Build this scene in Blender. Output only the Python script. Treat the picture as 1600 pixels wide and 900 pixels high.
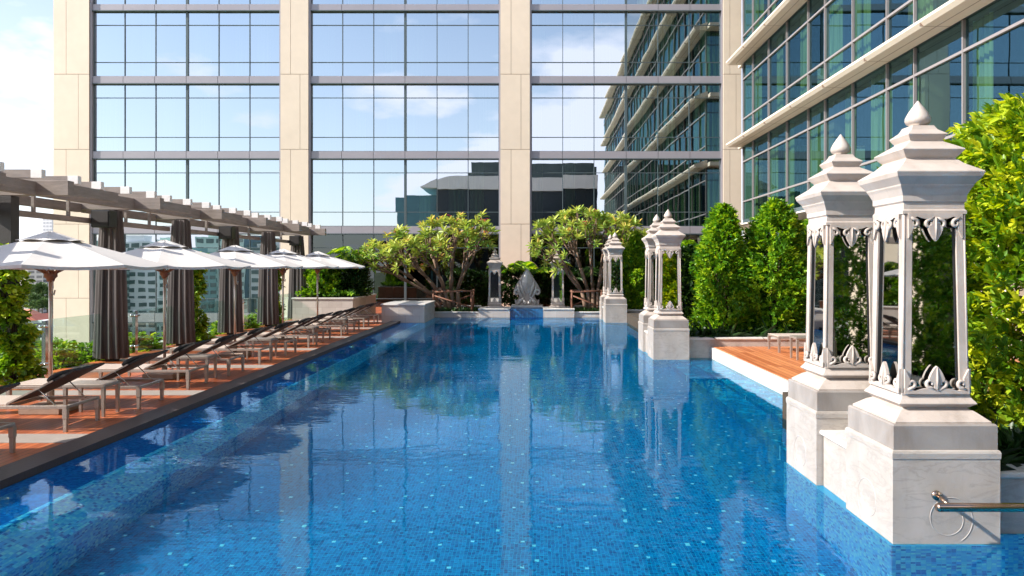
import bpy, math, random
import numpy as np
from mathutils import Vector, Matrix
R = math.radians
random.seed(7); RNG = np.random.default_rng(7)
for o in list(bpy.data.objects): bpy.data.objects.remove(o)
S = bpy.context.scene
COL = S.collection

# ------------------------------------------------------------------ camera
cd = bpy.data.cameras.new('camera'); cam = bpy.data.objects.new('camera', cd); COL.objects.link(cam)
cam.location = (0, 0, 2.2); cam.rotation_euler = (R(90), 0, 0)
cd.sensor_width = 36; cd.lens = 25.2
cd.shift_x = -34/1600; cd.shift_y = -32/1600
cd.clip_start = .05; cd.clip_end = 4000
S.camera = cam
# ------------------------------------------------------------------ light
SUNV = Vector((-.80, -.235, .55)).normalized()
ld = bpy.data.lights.new('sun', 'SUN'); ld.energy = 4.4; ld.angle = R(.5); ld.color = (1, .94, .85)
lo = bpy.data.objects.new('sun', ld); COL.objects.link(lo)
lo.rotation_euler = (-SUNV).to_track_quat('-Z', 'Y').to_euler(); lo.location = (-40, -20, 60)
W = bpy.data.worlds.new('World'); S.world = W; W.use_nodes = True
def world():
    nt = W.node_tree; n = nt.nodes; l = nt.links; n.clear()
    out = n.new('ShaderNodeOutputWorld'); bg = n.new('ShaderNodeBackground')
    sky = n.new('ShaderNodeTexSky'); sky.sky_type = 'NISHITA'; sky.sun_disc = False
    sky.sun_elevation = math.asin(SUNV.z); sky.sun_rotation = math.atan2(SUNV.x, SUNV.y)
    sky.air_density = 1.0; sky.dust_density = .8; sky.ozone_density = 1.5
    tc = n.new('ShaderNodeTexCoord'); sp = n.new('ShaderNodeSeparateXYZ'); l.new(tc.outputs['Generated'], sp.inputs[0])
    mx = n.new('ShaderNodeMath'); mx.operation = 'MAXIMUM'; l.new(sp.outputs['Z'], mx.inputs[0]); mx.inputs[1].default_value = 0
    ad = n.new('ShaderNodeMath'); ad.operation = 'ADD'; l.new(mx.outputs[0], ad.inputs[0]); ad.inputs[1].default_value = .22
    dv = n.new('ShaderNodeVectorMath'); dv.operation = 'DIVIDE'; l.new(tc.outputs['Generated'], dv.inputs[0])
    cb = n.new('ShaderNodeCombineXYZ'); l.new(ad.outputs[0], cb.inputs[0]); l.new(ad.outputs[0], cb.inputs[1]); l.new(ad.outputs[0], cb.inputs[2])
    l.new(cb.outputs[0], dv.inputs[1])
    ns = n.new('ShaderNodeTexNoise'); ns.inputs['Scale'].default_value = 1.25; ns.inputs['Detail'].default_value = 7; ns.inputs['Roughness'].default_value = .52
    l.new(dv.outputs[0], ns.inputs['Vector'])
    rp = n.new('ShaderNodeValToRGB'); rp.color_ramp.elements[0].position = .475; rp.color_ramp.elements[1].position = .57
    l.new(ns.outputs[0], rp.inputs[0])
    # thin veil near the horizon
    vr = n.new('ShaderNodeMapRange'); l.new(sp.outputs['Z'], vr.inputs[0]); vr.inputs[1].default_value = 0; vr.inputs[2].default_value = .5
    vr.inputs[3].default_value = .60; vr.inputs[4].default_value = .02
    m2 = n.new('ShaderNodeMath'); m2.operation = 'MAXIMUM'; l.new(rp.outputs[0], m2.inputs[0]); l.new(vr.outputs[0], m2.inputs[1])
    m3 = n.new('ShaderNodeMath'); m3.operation = 'MULTIPLY'; l.new(m2.outputs[0], m3.inputs[0]); m3.inputs[1].default_value = .92
    mix = n.new('ShaderNodeMix'); mix.data_type = 'RGBA'; l.new(m3.outputs[0], mix.inputs[0])
    l.new(sky.outputs[0], mix.inputs[6]); mix.inputs[7].default_value = (6.0, 6.0, 6.9, 1)
    l.new(mix.outputs[2], bg.inputs[0]); bg.inputs[1].default_value = .115
    l.new(bg.outputs[0], out.inputs[0])
world()
vs = S.view_settings; vs.view_transform = 'Standard'; vs.look = 'None'; vs.exposure = 1.08; vs.gamma = 1; vs.use_curve_mapping = False
S.render.engine = 'CYCLES'
S.cycles.transparent_max_bounces = 24; S.cycles.max_bounces = 10; S.cycles.glossy_bounces = 5
S.cycles.caustics_reflective = False; S.cycles.caustics_refractive = True; S.cycles.blur_glossy = .5; S.cycles.sample_clamp_indirect = 3

# ------------------------------------------------------------------ materials
class NT:
    def __init__(s, name):
        s.m = bpy.data.materials.new(name); s.m.use_nodes = True; s.t = s.m.node_tree; s.t.nodes.clear()
        s.out = s.t.nodes.new('ShaderNodeOutputMaterial'); s.tc = s.t.nodes.new('ShaderNodeTexCoord')
    def n(s, typ, ins={}, **kw):
        x = s.t.nodes.new('ShaderNode'+typ)
        for k, v in kw.items(): setattr(x, k, v)
        for k, v in ins.items():
            if isinstance(v, bpy.types.NodeSocket): s.t.links.new(v, x.inputs[k])
            else: x.inputs[k].default_value = v
        return x
    def math(s, op, a, b=0.0, c=0.0): return s.n('Math', {0: a, 1: b, 2: c}, operation=op).outputs[0]
    def mix(s, f, a, b): return s.n('Mix', {0: f, 6: a, 7: b}, data_type='RGBA').outputs[2]
    def ramp(s, f, stops):
        x = s.n('ValToRGB', {0: f}); e = x.color_ramp.elements
        while len(e) < len(stops): e.new(.5)
        for el, (p, c) in zip(e, stops): el.position = p; el.color = (*c, 1) if len(c) == 3 else c
        return x.outputs[0]
    def noise(s, scale, detail=4, vec=None, rough=.5, stretch=None):
        v = vec if vec is not None else s.tc.outputs['Object']
        if stretch: v = s.n('Mapping', {0: v, 3: stretch}).outputs[0]
        return s.n('TexNoise', {0: v, 'Scale': scale, 'Detail': detail, 'Roughness': rough}).outputs[0]
    def surf(s, sock): s.t.links.new(sock, s.out.inputs[0]); return s.m
    def bsdf(s, **kw):
        ins = {k.replace('_', ' '): v for k, v in kw.items()}
        return s.n('BsdfPrincipled', ins)
    def bump(s, h, dist=.01, strength=1.0): return s.n('Bump', {'Height': h, 'Distance': dist, 'Strength': strength}).outputs[0]
def c4(c): return (*c, 1)
def mix3(a, b, t): return tuple(x*(1-t)+y*t for x, y in zip(a, b))
def M(name, col, rough=.6, var=.25, scale=3.0, metal=0.0, bump=.003, bscale=30, spec=.5, stretch=None):
    t = NT(name)
    n1 = t.noise(scale, 6, stretch=stretch)
    n2 = t.noise(scale*7.3, 3, stretch=stretch)
    f = t.math('ADD', t.math('MULTIPLY', n1, .7), t.math('MULTIPLY', n2, .3))
    dark = tuple(x*(1-var) for x in col); light = tuple(min(1, x*(1+var*.6)) for x in col)
    base = t.ramp(f, [(.3, dark), (.7, light)])
    nb = t.bump(t.noise(bscale, 4, stretch=stretch), bump)
    b = t.bsdf(Base_Color=base, Roughness=rough, Metallic=metal, Normal=nb, Specular_IOR_Level=spec)
    return t.surf(b.outputs[0])

def stone_mat(name, a, b, rough=.5, vein=True, stain=.0):
    t = NT(name)
    w = t.n('TexNoise', {0: t.tc.outputs['Object'], 'Scale': 1.6, 'Detail': 8, 'Roughness': .6, 'Distortion': 1.2}).outputs[0]
    base = t.ramp(w, [(.3, a), (.7, b)])
    if vein:
        mp = t.n('Mapping', {0: t.tc.outputs['Object'], 2: (.2, .75, .3), 3: (1, 1, 3.2)}).outputs[0]
        v = t.n('TexNoise', {0: mp, 'Scale': 2.2, 'Detail': 9, 'Roughness': .62, 'Distortion': .8}).outputs[0]
        vv = t.math('ABSOLUTE', t.math('SUBTRACT', v, .5))
        vm = t.ramp(vv, [(0, (.30,)*3), (.035, (0,)*3)])
        base = t.mix(vm, base, c4(tuple(x*.55 for x in a)))
    if stain > 0:
        sn = t.noise(2.4, 8, rough=.7, stretch=(1.5, 1.5, .35))
        sm = t.ramp(sn, [(.52, (0,)*3), (.7, (stain,)*3)])
        base = t.mix(sm, base, c4((.19, .15, .12)))
    nb = t.bump(t.noise(60, 5), .0012)
    return t.surf(t.bsdf(Base_Color=base, Roughness=rough, Normal=nb).outputs[0])
marble = stone_mat('marble', (.37, .33, .295), (.49, .445, .41), .32, True, .22)
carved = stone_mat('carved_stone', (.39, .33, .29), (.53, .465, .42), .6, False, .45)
plinthm = stone_mat('plinth_stone', (.23, .205, .19), (.33, .30, .28), .6, False, .5)
relief = M('relief_stone', (.42, .39, .37), .5, .08)
limestone = stone_mat('limestone_tile', (.52, .47, .42), (.64, .58, .53), .6, False, .12)
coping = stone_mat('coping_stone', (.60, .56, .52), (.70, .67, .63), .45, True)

def tiled(name, a, b, tw, th, grout, rough=.5, jit=.12):
    """stone tiles on axis aligned faces"""
    t = NT(name); sp = t.n('SeparateXYZ', {0: t.tc.outputs['Object']})
    u = t.math('ADD', sp.outputs[0], sp.outputs[1]); v = sp.outputs[2]
    cu = t.math('DIVIDE', u, tw); row = t.math('FLOOR', t.math('DIVIDE', v, th))
    cu = t.math('ADD', cu, t.math('MULTIPLY', row, .5)); cv = t.math('DIVIDE', v, th)
    idv = t.n('CombineXYZ', {0: t.math('FLOOR', cu), 1: row}).outputs[0]
    wn = t.n('TexWhiteNoise', {0: idv}).outputs[0]
    fu = t.math('FRACT', cu); fv = t.math('FRACT', cv)
    g = t.math('MAXIMUM', t.math('LESS_THAN', fu, .012), t.math('LESS_THAN', fv, .018))
    n = t.noise(2.5, 7)
    f = t.math('ADD', t.math('MULTIPLY', n, .6), t.math('MULTIPLY', wn, .4))
    base = t.mix(g, t.ramp(f, [(.25, a), (.75, b)]), c4(grout))
    return t.surf(t.bsdf(Base_Color=base, Roughness=rough, Normal=t.bump(t.noise(50), .001)).outputs[0])
walltile = tiled('planter_tile', (.47, .41, .37), (.62, .56, .51), .55, .27, (.3, .26, .23))

def mosaic(name, cols, size, grout, sparkle=False, rough=.25, light=0):
    t = NT(name)
    mp = t.n('Mapping', {0: t.tc.outputs['Object'], 1: (.0137, .0137, .0137)}).outputs[0]
    if sparkle:   # rows bent a little to imitate refraction through the water
        nz = t.n('TexNoise', {0: mp, 'Scale': 2.2, 'Detail': 3}).outputs[1]
        mp = t.n('VectorMath', {0: mp, 1: t.n('VectorMath', {0: t.n('VectorMath', {0: nz, 1: (.5, .5, .5)}, operation='SUBTRACT').outputs[0], 'Scale': .05}, operation='SCALE').outputs[0]}, operation='ADD').outputs[0]
    sc = t.n('VectorMath', {0: mp, 'Scale': 1/size}, operation='SCALE').outputs[0]
    fl = t.n('VectorMath', {0: sc}, operation='FLOOR').outputs[0]
    fr = t.n('VectorMath', {0: sc}, operation='FRACTION').outputs[0]
    wn = t.n('TexWhiteNoise', {0: fl}).outputs[0]
    col = t.n('ValToRGB', {0: wn}); e = col.color_ramp; e.interpolation = 'CONSTANT'
    while len(e.elements) < len(cols): e.elements.new(.5)
    for i, (el, c) in enumerate(zip(e.elements, cols)): el.position = i/len(cols); el.color = c4(c)
    col = col.outputs[0]
    s = t.n('SeparateXYZ', {0: fr})
    g = t.math('MAXIMUM', t.math('MAXIMUM', t.math('LESS_THAN', s.outputs[0], .09), t.math('LESS_THAN', s.outputs[1], .09)), t.math('LESS_THAN', s.outputs[2], .09))
    col = t.mix(g, col, c4(grout))
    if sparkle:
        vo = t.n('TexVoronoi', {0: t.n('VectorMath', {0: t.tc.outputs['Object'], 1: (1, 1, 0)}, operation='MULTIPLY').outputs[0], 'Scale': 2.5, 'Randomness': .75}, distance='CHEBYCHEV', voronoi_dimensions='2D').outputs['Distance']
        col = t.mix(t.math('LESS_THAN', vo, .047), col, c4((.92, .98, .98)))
    b = t.bsdf(Base_Color=col, Roughness=rough)
    return t.surf(b.outputs[0])
deepblue = mosaic('deep_blue_mosaic', [(.0, .175, .40), (.0, .22, .47), (.0, .11, .29), (.0, .275, .55), (.0, .195, .43)], .036, (.0, .50, .74), True)
ledgeblue = mosaic('ledge_blue_mosaic', [(.02, .14, .46), (.02, .22, .54), (.03, .22, .60), (.01, .11, .38)], .03, (.03, .2, .5))
lightblue = mosaic('light_blue_mosaic', [(.32, .68, .96), (.60, .86, .99), (.14, .46, .86), (.45, .78, .97), (.85, .95, 1.0), (.04, .22, .60), (.25, .62, .94)], .04, (.3, .62, .9))

def water_mat():
    t = NT('pool_water')
    n1 = t.noise(1.1, 3, stretch=(1, 1.6, 1)); n2 = t.noise(5.0, 3, stretch=(.7, 1.5, 1)); n3 = t.noise(14, 2)
    h = t.math('ADD', t.math('MULTIPLY', n1, 1.0), t.math('ADD', t.math('MULTIPLY', n2, .22), t.math('MULTIPLY', n3, .035)))
    h = t.math('MULTIPLY', h, t.n('MapRange', {0: t.noise(.22, 2), 1: .38, 2: .62, 3: .35, 4: 1.35}).outputs[0])
    nb = t.bump(h, .0065)
    fc = t.n('LayerWeight', {'Blend': .5, 'Normal': nb}).outputs['Facing']
    fr = t.math('MINIMUM', t.math('ADD', t.math('MULTIPLY', t.math('POWER', fc, 5.2), .90), .015), 1.0)
    tr = t.n('BsdfRefraction', {0: (.32, .90, 1, 1), 'Roughness': 0, 'IOR': 1.33, 'Normal': nb}).outputs[0]
    gl = t.n('BsdfGlossy', {'Roughness': .0, 'Color': (.60, .82, 1, 1), 'Normal': nb}).outputs[0]
    return t.surf(t.n('MixShader', {0: fr, 1: tr, 2: gl}).outputs[0])
waterm = water_mat()

def glass_mat(name, refl, tint, rcol, wav=.0, scale=.6, rough=0.0, blend=.35, pw=2.0):
    t = NT(name)
    fr = t.n('LayerWeight', {'Blend': blend}).outputs['Facing']
    f = t.math('MINIMUM', t.math('ADD', refl, t.math('MULTIPLY', t.math('POWER', fr, pw), 1-refl)), .97)
    ins = {'Roughness': rough, 'Color': c4(rcol)}
    if wav: ins['Normal'] = t.bump(t.noise(scale, 2, stretch=(1, 1, .6)), wav)
    gl = t.n('BsdfGlossy', ins).outputs[0]; tr = t.n('BsdfTransparent', {0: c4(tint)}).outputs[0]
    return t.surf(t.n('MixShader', {0: f, 1: tr, 2: gl}).outputs[0])
facglass = glass_mat('facade_glass', .66, (.30, .48, .42), (.88, .96, 1.0), .0012, .7)
eastglass = glass_mat('east_bay_glass', .46, (.30, .48, .42), (.82, .93, .95), .0022, .7)
groundglass = glass_mat('ground_floor_glass', .16, (.22, .30, .28), (.6, .7, .72), .001, .7)
wingglass = glass_mat('wing_glass', .34, (.40, .58, .44), (.20, .38, .47), .0012, .7)
laternglass = M('lantern_mirror_glass', (.55, .56, .55), .02, .02, 1, metal=1, bump=.0)
railglass = glass_mat('balustrade_glass', .06, (.84, .93, .90), (.9, 1, .97), blend=.5, pw=5.0)

def wood_deck(name, a, b, plank=.095):
    t = NT(name); sp = t.n('SeparateXYZ', {0: t.tc.outputs['Object']})
    cx = t.math('DIVIDE', sp.outputs[0], plank); idx = t.math('FLOOR', cx); fx = t.math('FRACT', cx)
    wn0 = t.n('TexWhiteNoise', {'W': idx}, noise_dimensions='1D').outputs[0]
    cy = t.math('DIVIDE', t.math('ADD', sp.outputs[1], t.math('MULTIPLY', wn0, 2.4)), 2.4)
    wn = t.n('TexWhiteNoise', {0: t.n('CombineXYZ', {0: idx, 1: t.math('FLOOR', cy)}).outputs[0]}).outputs[0]
    gr = t.noise(4, 6, stretch=(8, .6, 1), rough=.65)
    f = t.math('ADD', t.math('MULTIPLY', wn, .55), t.math('MULTIPLY', gr, .45))
    base = t.ramp(f, [(.2, a), (.8, b)])
    gap = t.math('MAXIMUM', t.math('LESS_THAN', fx, .07), t.math('LESS_THAN', t.math('FRACT', cy), .004))
    base = t.mix(gap, base, c4((.035, .012, .006)))
    hb = t.math('ADD', t.math('MULTIPLY', t.math('SUBTRACT', 1.0, gap), 1.0), t.math('MULTIPLY', gr, .15))
    return t.surf(t.bsdf(Base_Color=base, Roughness=.42, Normal=t.bump(hb, .004)).outputs[0])
deckm = wood_deck('deck_wood', (.24, .05, .018), (.58, .165, .055))
platm = wood_deck('platform_wood', (.40, .11, .035), (.64, .24, .09), .12)
kerbm = M('kerb_stone', (.058, .045, .043), .45, .08, 2)
stripm = M('pale_stone_strip', (.33, .29, .26), .55, .15)
cream = M('cream_cladding', (.71, .60, .48), .45, .09, .35, bump=.0005)
creamj = M('cladding_joint', (.30, .22, .17), .8, .1)
alum = M('grey_aluminium', (.20, .19, .21), .42, .08, 1, metal=.2, bump=.0003)
band = M('spandrel_panel', (.33, .31, .34), .38, .06, .5, metal=.2, bump=.0003)
mull = M('dark_mullion', (.07, .10, .11), .4, .1, 1)
pinkmull = M('wing_mullion', (.34, .31, .31), .35, .08, 1, metal=.3)
finm = M('cream_fin', (.82, .73, .61), .42, .06, .6, bump=.0004)
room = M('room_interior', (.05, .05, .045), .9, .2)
roomcol = M('interior_column', (.30, .24, .21), .7, .1)
def curtain_mat(name, a, b):
    t = NT(name); n = t.noise(9, 3, stretch=(1, 1, .03))
    c = t.ramp(n, [(.3, a), (.7, b)])
    d = t.n('BsdfDiffuse', {0: c}).outputs[0]; tl = t.n('BsdfTranslucent', {0: c}).outputs[0]
    return t.surf(t.n('MixShader', {0: .3, 1: d, 2: tl}).outputs[0])
curtm = curtain_mat('green_curtain', (.35, .42, .22), (.85, .92, .58))
drape = curtain_mat('charcoal_drape', (.06, .055, .057), (.27, .24, .23))
pergm = M('pergola_timber', (.27, .225, .20), .7, .3, 2.5, stretch=(1, 1, 6), bump=.003)
perglight = M('pergola_pale_tip', (.80, .77, .74), .6, .08)  # paler tone for the last stretch of each rafter
darkpost = M('dark_post', (.03, .025, .025), .5, .15)
blackm = M('black_plastic', (.012, .012, .013), .4, .1)
steel = M('brushed_steel', (.55, .52, .50), .25, .12, 6, metal=1, bump=.0003)
bronze = M('bronze_steel', (.52, .36, .26), .16, .08, 6, metal=1, bump=.0)
chrome = M('polished_steel', (.72, .68, .66), .12, .05, 6, metal=1, bump=.0)
canvas = M('cream_canvas', (.68, .64, .60), .85, .06, 3, bump=.001, bscale=200)
wood = M('teak_wood', (.30, .13, .07), .55, .25, 5, stretch=(1, 1, .2))
polem = M('umbrella_pole_metal', (.62, .55, .49), .28, .08, 5, metal=.7)
slabm = M('umbrella_base_stone', (.36, .27, .21), .6, .2)
framem = M('lounger_frame', (.42, .37, .33), .35, .12, 6, metal=.55)
slingm = M('lounger_sling', (.56, .47, .41), .45, .08, 10, bump=.001, bscale=300)  # pale beige puts the grazing glare on the seats into the colour
blacksling = M('black_backrest_mesh', (.018, .017, .018), .7, .2, 10)
soil = M('soil', (.05, .035, .022), .95, .4, 8, bump=.02, bscale=15)
bark = M('frangipani_bark', (.20, .125, .085), .8, .3, 6, bump=.01, bscale=20)
darkbark = M('shrub_bark', (.09, .06, .04), .85, .3, 6)
rusticwood = M('bracing_timber', (.20, .085, .05), .7, .3, 6)

def leafm(name, stops, trans=.30, rough=.4):
    t = NT(name); at = t.n('Attribute', attribute_name='tone').outputs['Fac']
    c = t.ramp(at, stops)
    p = t.bsdf(Base_Color=c, Roughness=rough, Specular_IOR_Level=.45).outputs[0]
    hs = t.n('HueSaturation', {'Hue': .485, 'Saturation': 1.05, 'Value': 1.5, 'Color': c}).outputs[0]
    tl = t.n('BsdfTranslucent', {0: hs}).outputs[0]
    return t.surf(t.n('MixShader', {0: trans, 1: p, 2: tl}).outputs[0])
L_hedge = leafm('hedge_leaf', [(0, (.03, .11, .010)), (.4, (.11, .29, .018)), (.7, (.32, .52, .028)), (1, (.62, .74, .06))])
L_near = leafm('shrub_leaf', [(0, (.045, .13, .010)), (.35, (.14, .29, .018)), (.65, (.48, .58, .028)), (1, (.78, .76, .06))])
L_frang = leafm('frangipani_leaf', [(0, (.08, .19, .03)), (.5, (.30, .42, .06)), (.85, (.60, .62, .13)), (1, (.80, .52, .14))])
L_dark = leafm('dark_leaf', [(0, (.010, .035, .008)), (.6, (.03, .085, .014)), (1, (.08, .17, .02))])
L_vine = leafm('vine_leaf', [(0, (.05, .16, .01)), (.5, (.24, .42, .025)), (1, (.62, .72, .06))])
L_far = leafm('far_leaf', [(0, (.04, .09, .03)), (.6, (.10, .18, .05)), (1, (.2, .28, .09))], .1)
flowerm = M('pink_flower', (.75, .06, .10), .5, .15)

# ------------------------------------------------------------------ mesh helpers
class MB:
    def __init__(s): s.v = []; s.f = []; s.m = []; s.sm = []
    def add(s, vs, fs, mi=0, smooth=False):
        o = len(s.v); s.v += [tuple(map(float, p)) for p in vs]
        for f in fs: s.f.append(tuple(o+i for i in f)); s.m.append(mi); s.sm.append(smooth)
        return s
    def box(s, x0, x1, y0, y1, z0, z1, mi=0):
        if x0 > x1: x0, x1 = x1, x0
        if y0 > y1: y0, y1 = y1, y0
        if z0 > z1: z0, z1 = z1, z0
        vs = [(x0,y0,z0),(x1,y0,z0),(x1,y1,z0),(x0,y1,z0),(x0,y0,z1),(x1,y0,z1),(x1,y1,z1),(x0,y1,z1)]
        return s.add(vs, [(0,3,2,1),(4,5,6,7),(0,1,5,4),(1,2,6,5),(2,3,7,6),(3,0,4,7)], mi)
    def bbox(s, x0, x1, y0, y1, z0, z1, b=.008, mi=0):
        """box with chamfered edges"""
        return s.sqlathe([(0, z0, b), (0, z0+b, 0), (0, z1-b, 0), (0, z1, b)], rect=(x0, x1, y0, y1), mi=mi)
    def sqlathe(s, prof, c=(0, 0), rect=None, mi=0):
        vs = []; n = len(prof)
        for p in prof:
            if rect:
                x0, x1, y0, y1 = rect; i = p[2]; z = p[1]
                vs += [(x0+i, y0+i, z), (x1-i, y0+i, z), (x1-i, y1-i, z), (x0+i, y1-i, z)]
            else:
                h, z = p; vs += [(c[0]-h, c[1]-h, z), (c[0]+h, c[1]-h, z), (c[0]+h, c[1]+h, z), (c[0]-h, c[1]+h, z)]
        fs = [(3, 2, 1, 0), tuple(4*(n-1)+k for k in range(4))]
        for i in range(n-1):
            for k in range(4): fs.append((4*i+k, 4*i+(k+1) % 4, 4*(i+1)+(k+1) % 4, 4*(i+1)+k))
        return s.add(vs, fs, mi)
    def lathe(s, prof, c=(0, 0), n=24, mi=0, smooth=True):
        vs = []; m = len(prof)
        for r, z in prof:
            for k in range(n):
                a = 2*math.pi*k/n; vs.append((c[0]+r*math.cos(a), c[1]+r*math.sin(a), z))
        fs = [tuple(range(n-1, -1, -1)), tuple((m-1)*n+k for k in range(n))]
        for i in range(m-1):
            for k in range(n): fs.append((i*n+k, i*n+(k+1) % n, (i+1)*n+(k+1) % n, (i+1)*n+k))
        return s.add(vs, fs, mi, smooth)
    def tube(s, pts, rads, n=8, mi=0, smooth=True):
        pts = [Vector(p) for p in pts]
        if not hasattr(rads, '__len__'): rads = [rads]*len(pts)
        vs = []; up = None
        for i, p in enumerate(pts):
            d = (pts[min(i+1, len(pts)-1)]-pts[max(i-1, 0)])
            if d.length < 1e-9: d = Vector((0, 0, 1))
            d.normalize()
            if up is None:
                up = Vector((0, 0, 1)) if abs(d.z) < .9 else Vector((1, 0, 0))
            a = d.cross(up)
            if a.length < 1e-6: a = d.orthogonal()
            a.normalize(); b = a.cross(d).normalized(); up = b
            for k in range(n):
                t = 2*math.pi*k/n; vs.append(p+(a*math.cos(t)+b*math.sin(t))*rads[i])
        m = len(pts); fs = [tuple(range(n-1, -1, -1)), tuple((m-1)*n+k for k in range(n))]
        for i in range(m-1):
            for k in range(n): fs.append((i*n+k, i*n+(k+1) % n, (i+1)*n+(k+1) % n, (i+1)*n+k))
        return s.add(vs, fs, mi, smooth)
    def bar(s, p0, p1, w, h, mi=0):
        """rectangular bar between two points, w sideways, h upwards"""
        p0, p1 = Vector(p0), Vector(p1); d = (p1-p0).normalized()
        up = Vector((0, 0, 1)) if abs(d.z) < .95 else Vector((0, 1, 0))
        a = d.cross(up).normalized(); b = a.cross(d).normalized(); vs = []
        for p in (p0, p1):
            for i, j in ((-1,-1),(1,-1),(1,1),(-1,1)): vs.append(p+a*w*.5*i+b*h*.5*j)
        return s.add(vs, [(0,1,2,3),(7,6,5,4),(0,4,5,1),(1,5,6,2),(2,6,7,3),(3,7,4,0)], mi)
    def prism(s, poly, fn, t0, t1, mi=0):
        """2D polygon (u,v) mapped by fn(u,v,t) and given thickness t0..t1"""
        n = len(poly); vs = [fn(u, v, t0) for u, v in poly]+[fn(u, v, t1) for u, v in poly]
        fs = [tuple(range(n-1, -1, -1)), tuple(range(n, 2*n))]
        for k in range(n): fs.append((k, (k+1) % n, n+(k+1) % n, n+k))
        return s.add(vs, fs, mi)
def offset_of(p):
    v = Vector((0, 0, 0))
    while p is not None: v = v+Vector(p.location); p = p.parent
    return v
def build(name, mb, mats, parent=None, label=None):
    me = bpy.data.meshes.new(name); off = offset_of(parent) if parent else Vector((0, 0, 0))
    me.from_pydata([(x-off.x, y-off.y, z-off.z) for x, y, z in mb.v], [], mb.f)
    if not isinstance(mats, (list, tuple)): mats = [mats]
    for m in mats: me.materials.append(m)
    me.polygons.foreach_set('material_index', mb.m); me.polygons.foreach_set('use_smooth', mb.sm)
    me.update()
    o = bpy.data.objects.new(name, me); COL.objects.link(o)
    if parent: o.parent = parent
    if label: o['label'] = label
    return o
def thing(name, loc, label, cat, group=None):
    o = bpy.data.objects.new(name, None); COL.objects.link(o); o.location = loc; o.empty_display_size = .2
    o['label'] = label; o['category'] = cat
    if group: o['group'] = group
    return o
def tag(o, label, cat, group=None):
    o['label'] = label; o['category'] = cat
    if group: o['group'] = group
    return o
def struct(name, mb, mats):
    o = build(name, mb, mats); o['kind'] = 'structure'; return o
def dup(root, loc, label, rz=None, scale=None, group=None):
    r = root.copy(); COL.objects.link(r); r.location = loc; r['label'] = label
    if rz is not None: r.rotation_euler = (0, 0, rz)
    if scale is not None: r.scale = scale
    if group: r['group'] = group
    for ch in list(root.children):
        c = ch.copy(); COL.objects.link(c); c.parent = r
        for g in list(ch.children):
            d = g.copy(); COL.objects.link(d); d.parent = c
    return r

# leaves ---------------------------------------------------------------
def leaf_mesh(name, P, D, L, Wd, tone, mat, parent=None, droop=.12):
    """P positions, D directions (Nx3), lengths L, widths Wd, tone per leaf -> one mesh of folded leaves"""
    n = len(P); P = np.asarray(P, float); D = np.asarray(D, float); D /= np.linalg.norm(D, axis=1, keepdims=True)+1e-9
    L = np.broadcast_to(np.asarray(L, float), (n,))[:, None]; Wd = np.broadcast_to(np.asarray(Wd, float), (n,))[:, None]
    up = np.tile([0., 0., 1.], (n, 1))+RNG.normal(0, .35, (n, 3))
    A = np.cross(D, up); A /= np.linalg.norm(A, axis=1, keepdims=True)+1e-9
    N = np.cross(A, D)
    pts = np.stack([P, P+D*L*.35+A*Wd*.42+N*Wd*.18, P+D*L*.72+A*Wd*.42+N*(Wd*.18-L*droop*.4), P+D*L-N*L*droop,
                    P+D*L*.72-A*Wd*.42+N*(Wd*.18-L*droop*.4), P+D*L*.35-A*Wd*.42+N*Wd*.18], 1)
    off = offset_of(parent) if parent else Vector((0, 0, 0))
    V = pts.reshape(-1, 3)-np.array([off.x, off.y, off.z])
    b = np.arange(n)[:, None]*6
    F = np.concatenate([b+np.array([[0, 1, 2, 3]]), b+np.array([[0, 3, 4, 5]])], 1).reshape(-1)
    me = bpy.data.meshes.new(name)
    me.vertices.add(len(V)); me.vertices.foreach_set('co', V.astype(np.float32).ravel())
    me.loops.add(len(F)); me.loops.foreach_set('vertex_index', F.astype(np.int32))
    me.polygons.add(2*n); me.polygons.foreach_set('loop_start', np.arange(0, 8*n, 4, dtype=np.int32))
    me.update(calc_edges=True); me.validate()
    at = me.attributes.new('tone', 'FLOAT', 'FACE')
    at.data.foreach_set('value', np.repeat(np.clip(tone, 0, 1), 2).astype(np.float32))
    me.materials.append(mat)
    o = bpy.data.objects.new(name, me); COL.objects.link(o)
    if parent: o.parent = parent
    return o
def twigs(C, Dr, per, L, spread=.9, jit=.3):
    """leaves spiralling about each twig centre"""
    n = len(C); C = np.repeat(C, per, 0); Dd = np.repeat(Dr, per, 0)
    k = np.tile(np.arange(per), n)/per
    rnd = RNG.normal(0, 1, (len(C), 3)); rnd -= (rnd*Dd).sum(1, keepdims=True)*Dd
    rnd /= np.linalg.norm(rnd, axis=1, keepdims=True)+1e-9
    ang = spread*(1.15-k)[:, None]
    D = Dd*np.cos(ang)+rnd*np.sin(ang)+RNG.normal(0, jit*.3, (len(C), 3))
    P = C+Dd*(k[:, None]-.7)*L*1.6
    return P, D
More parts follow.
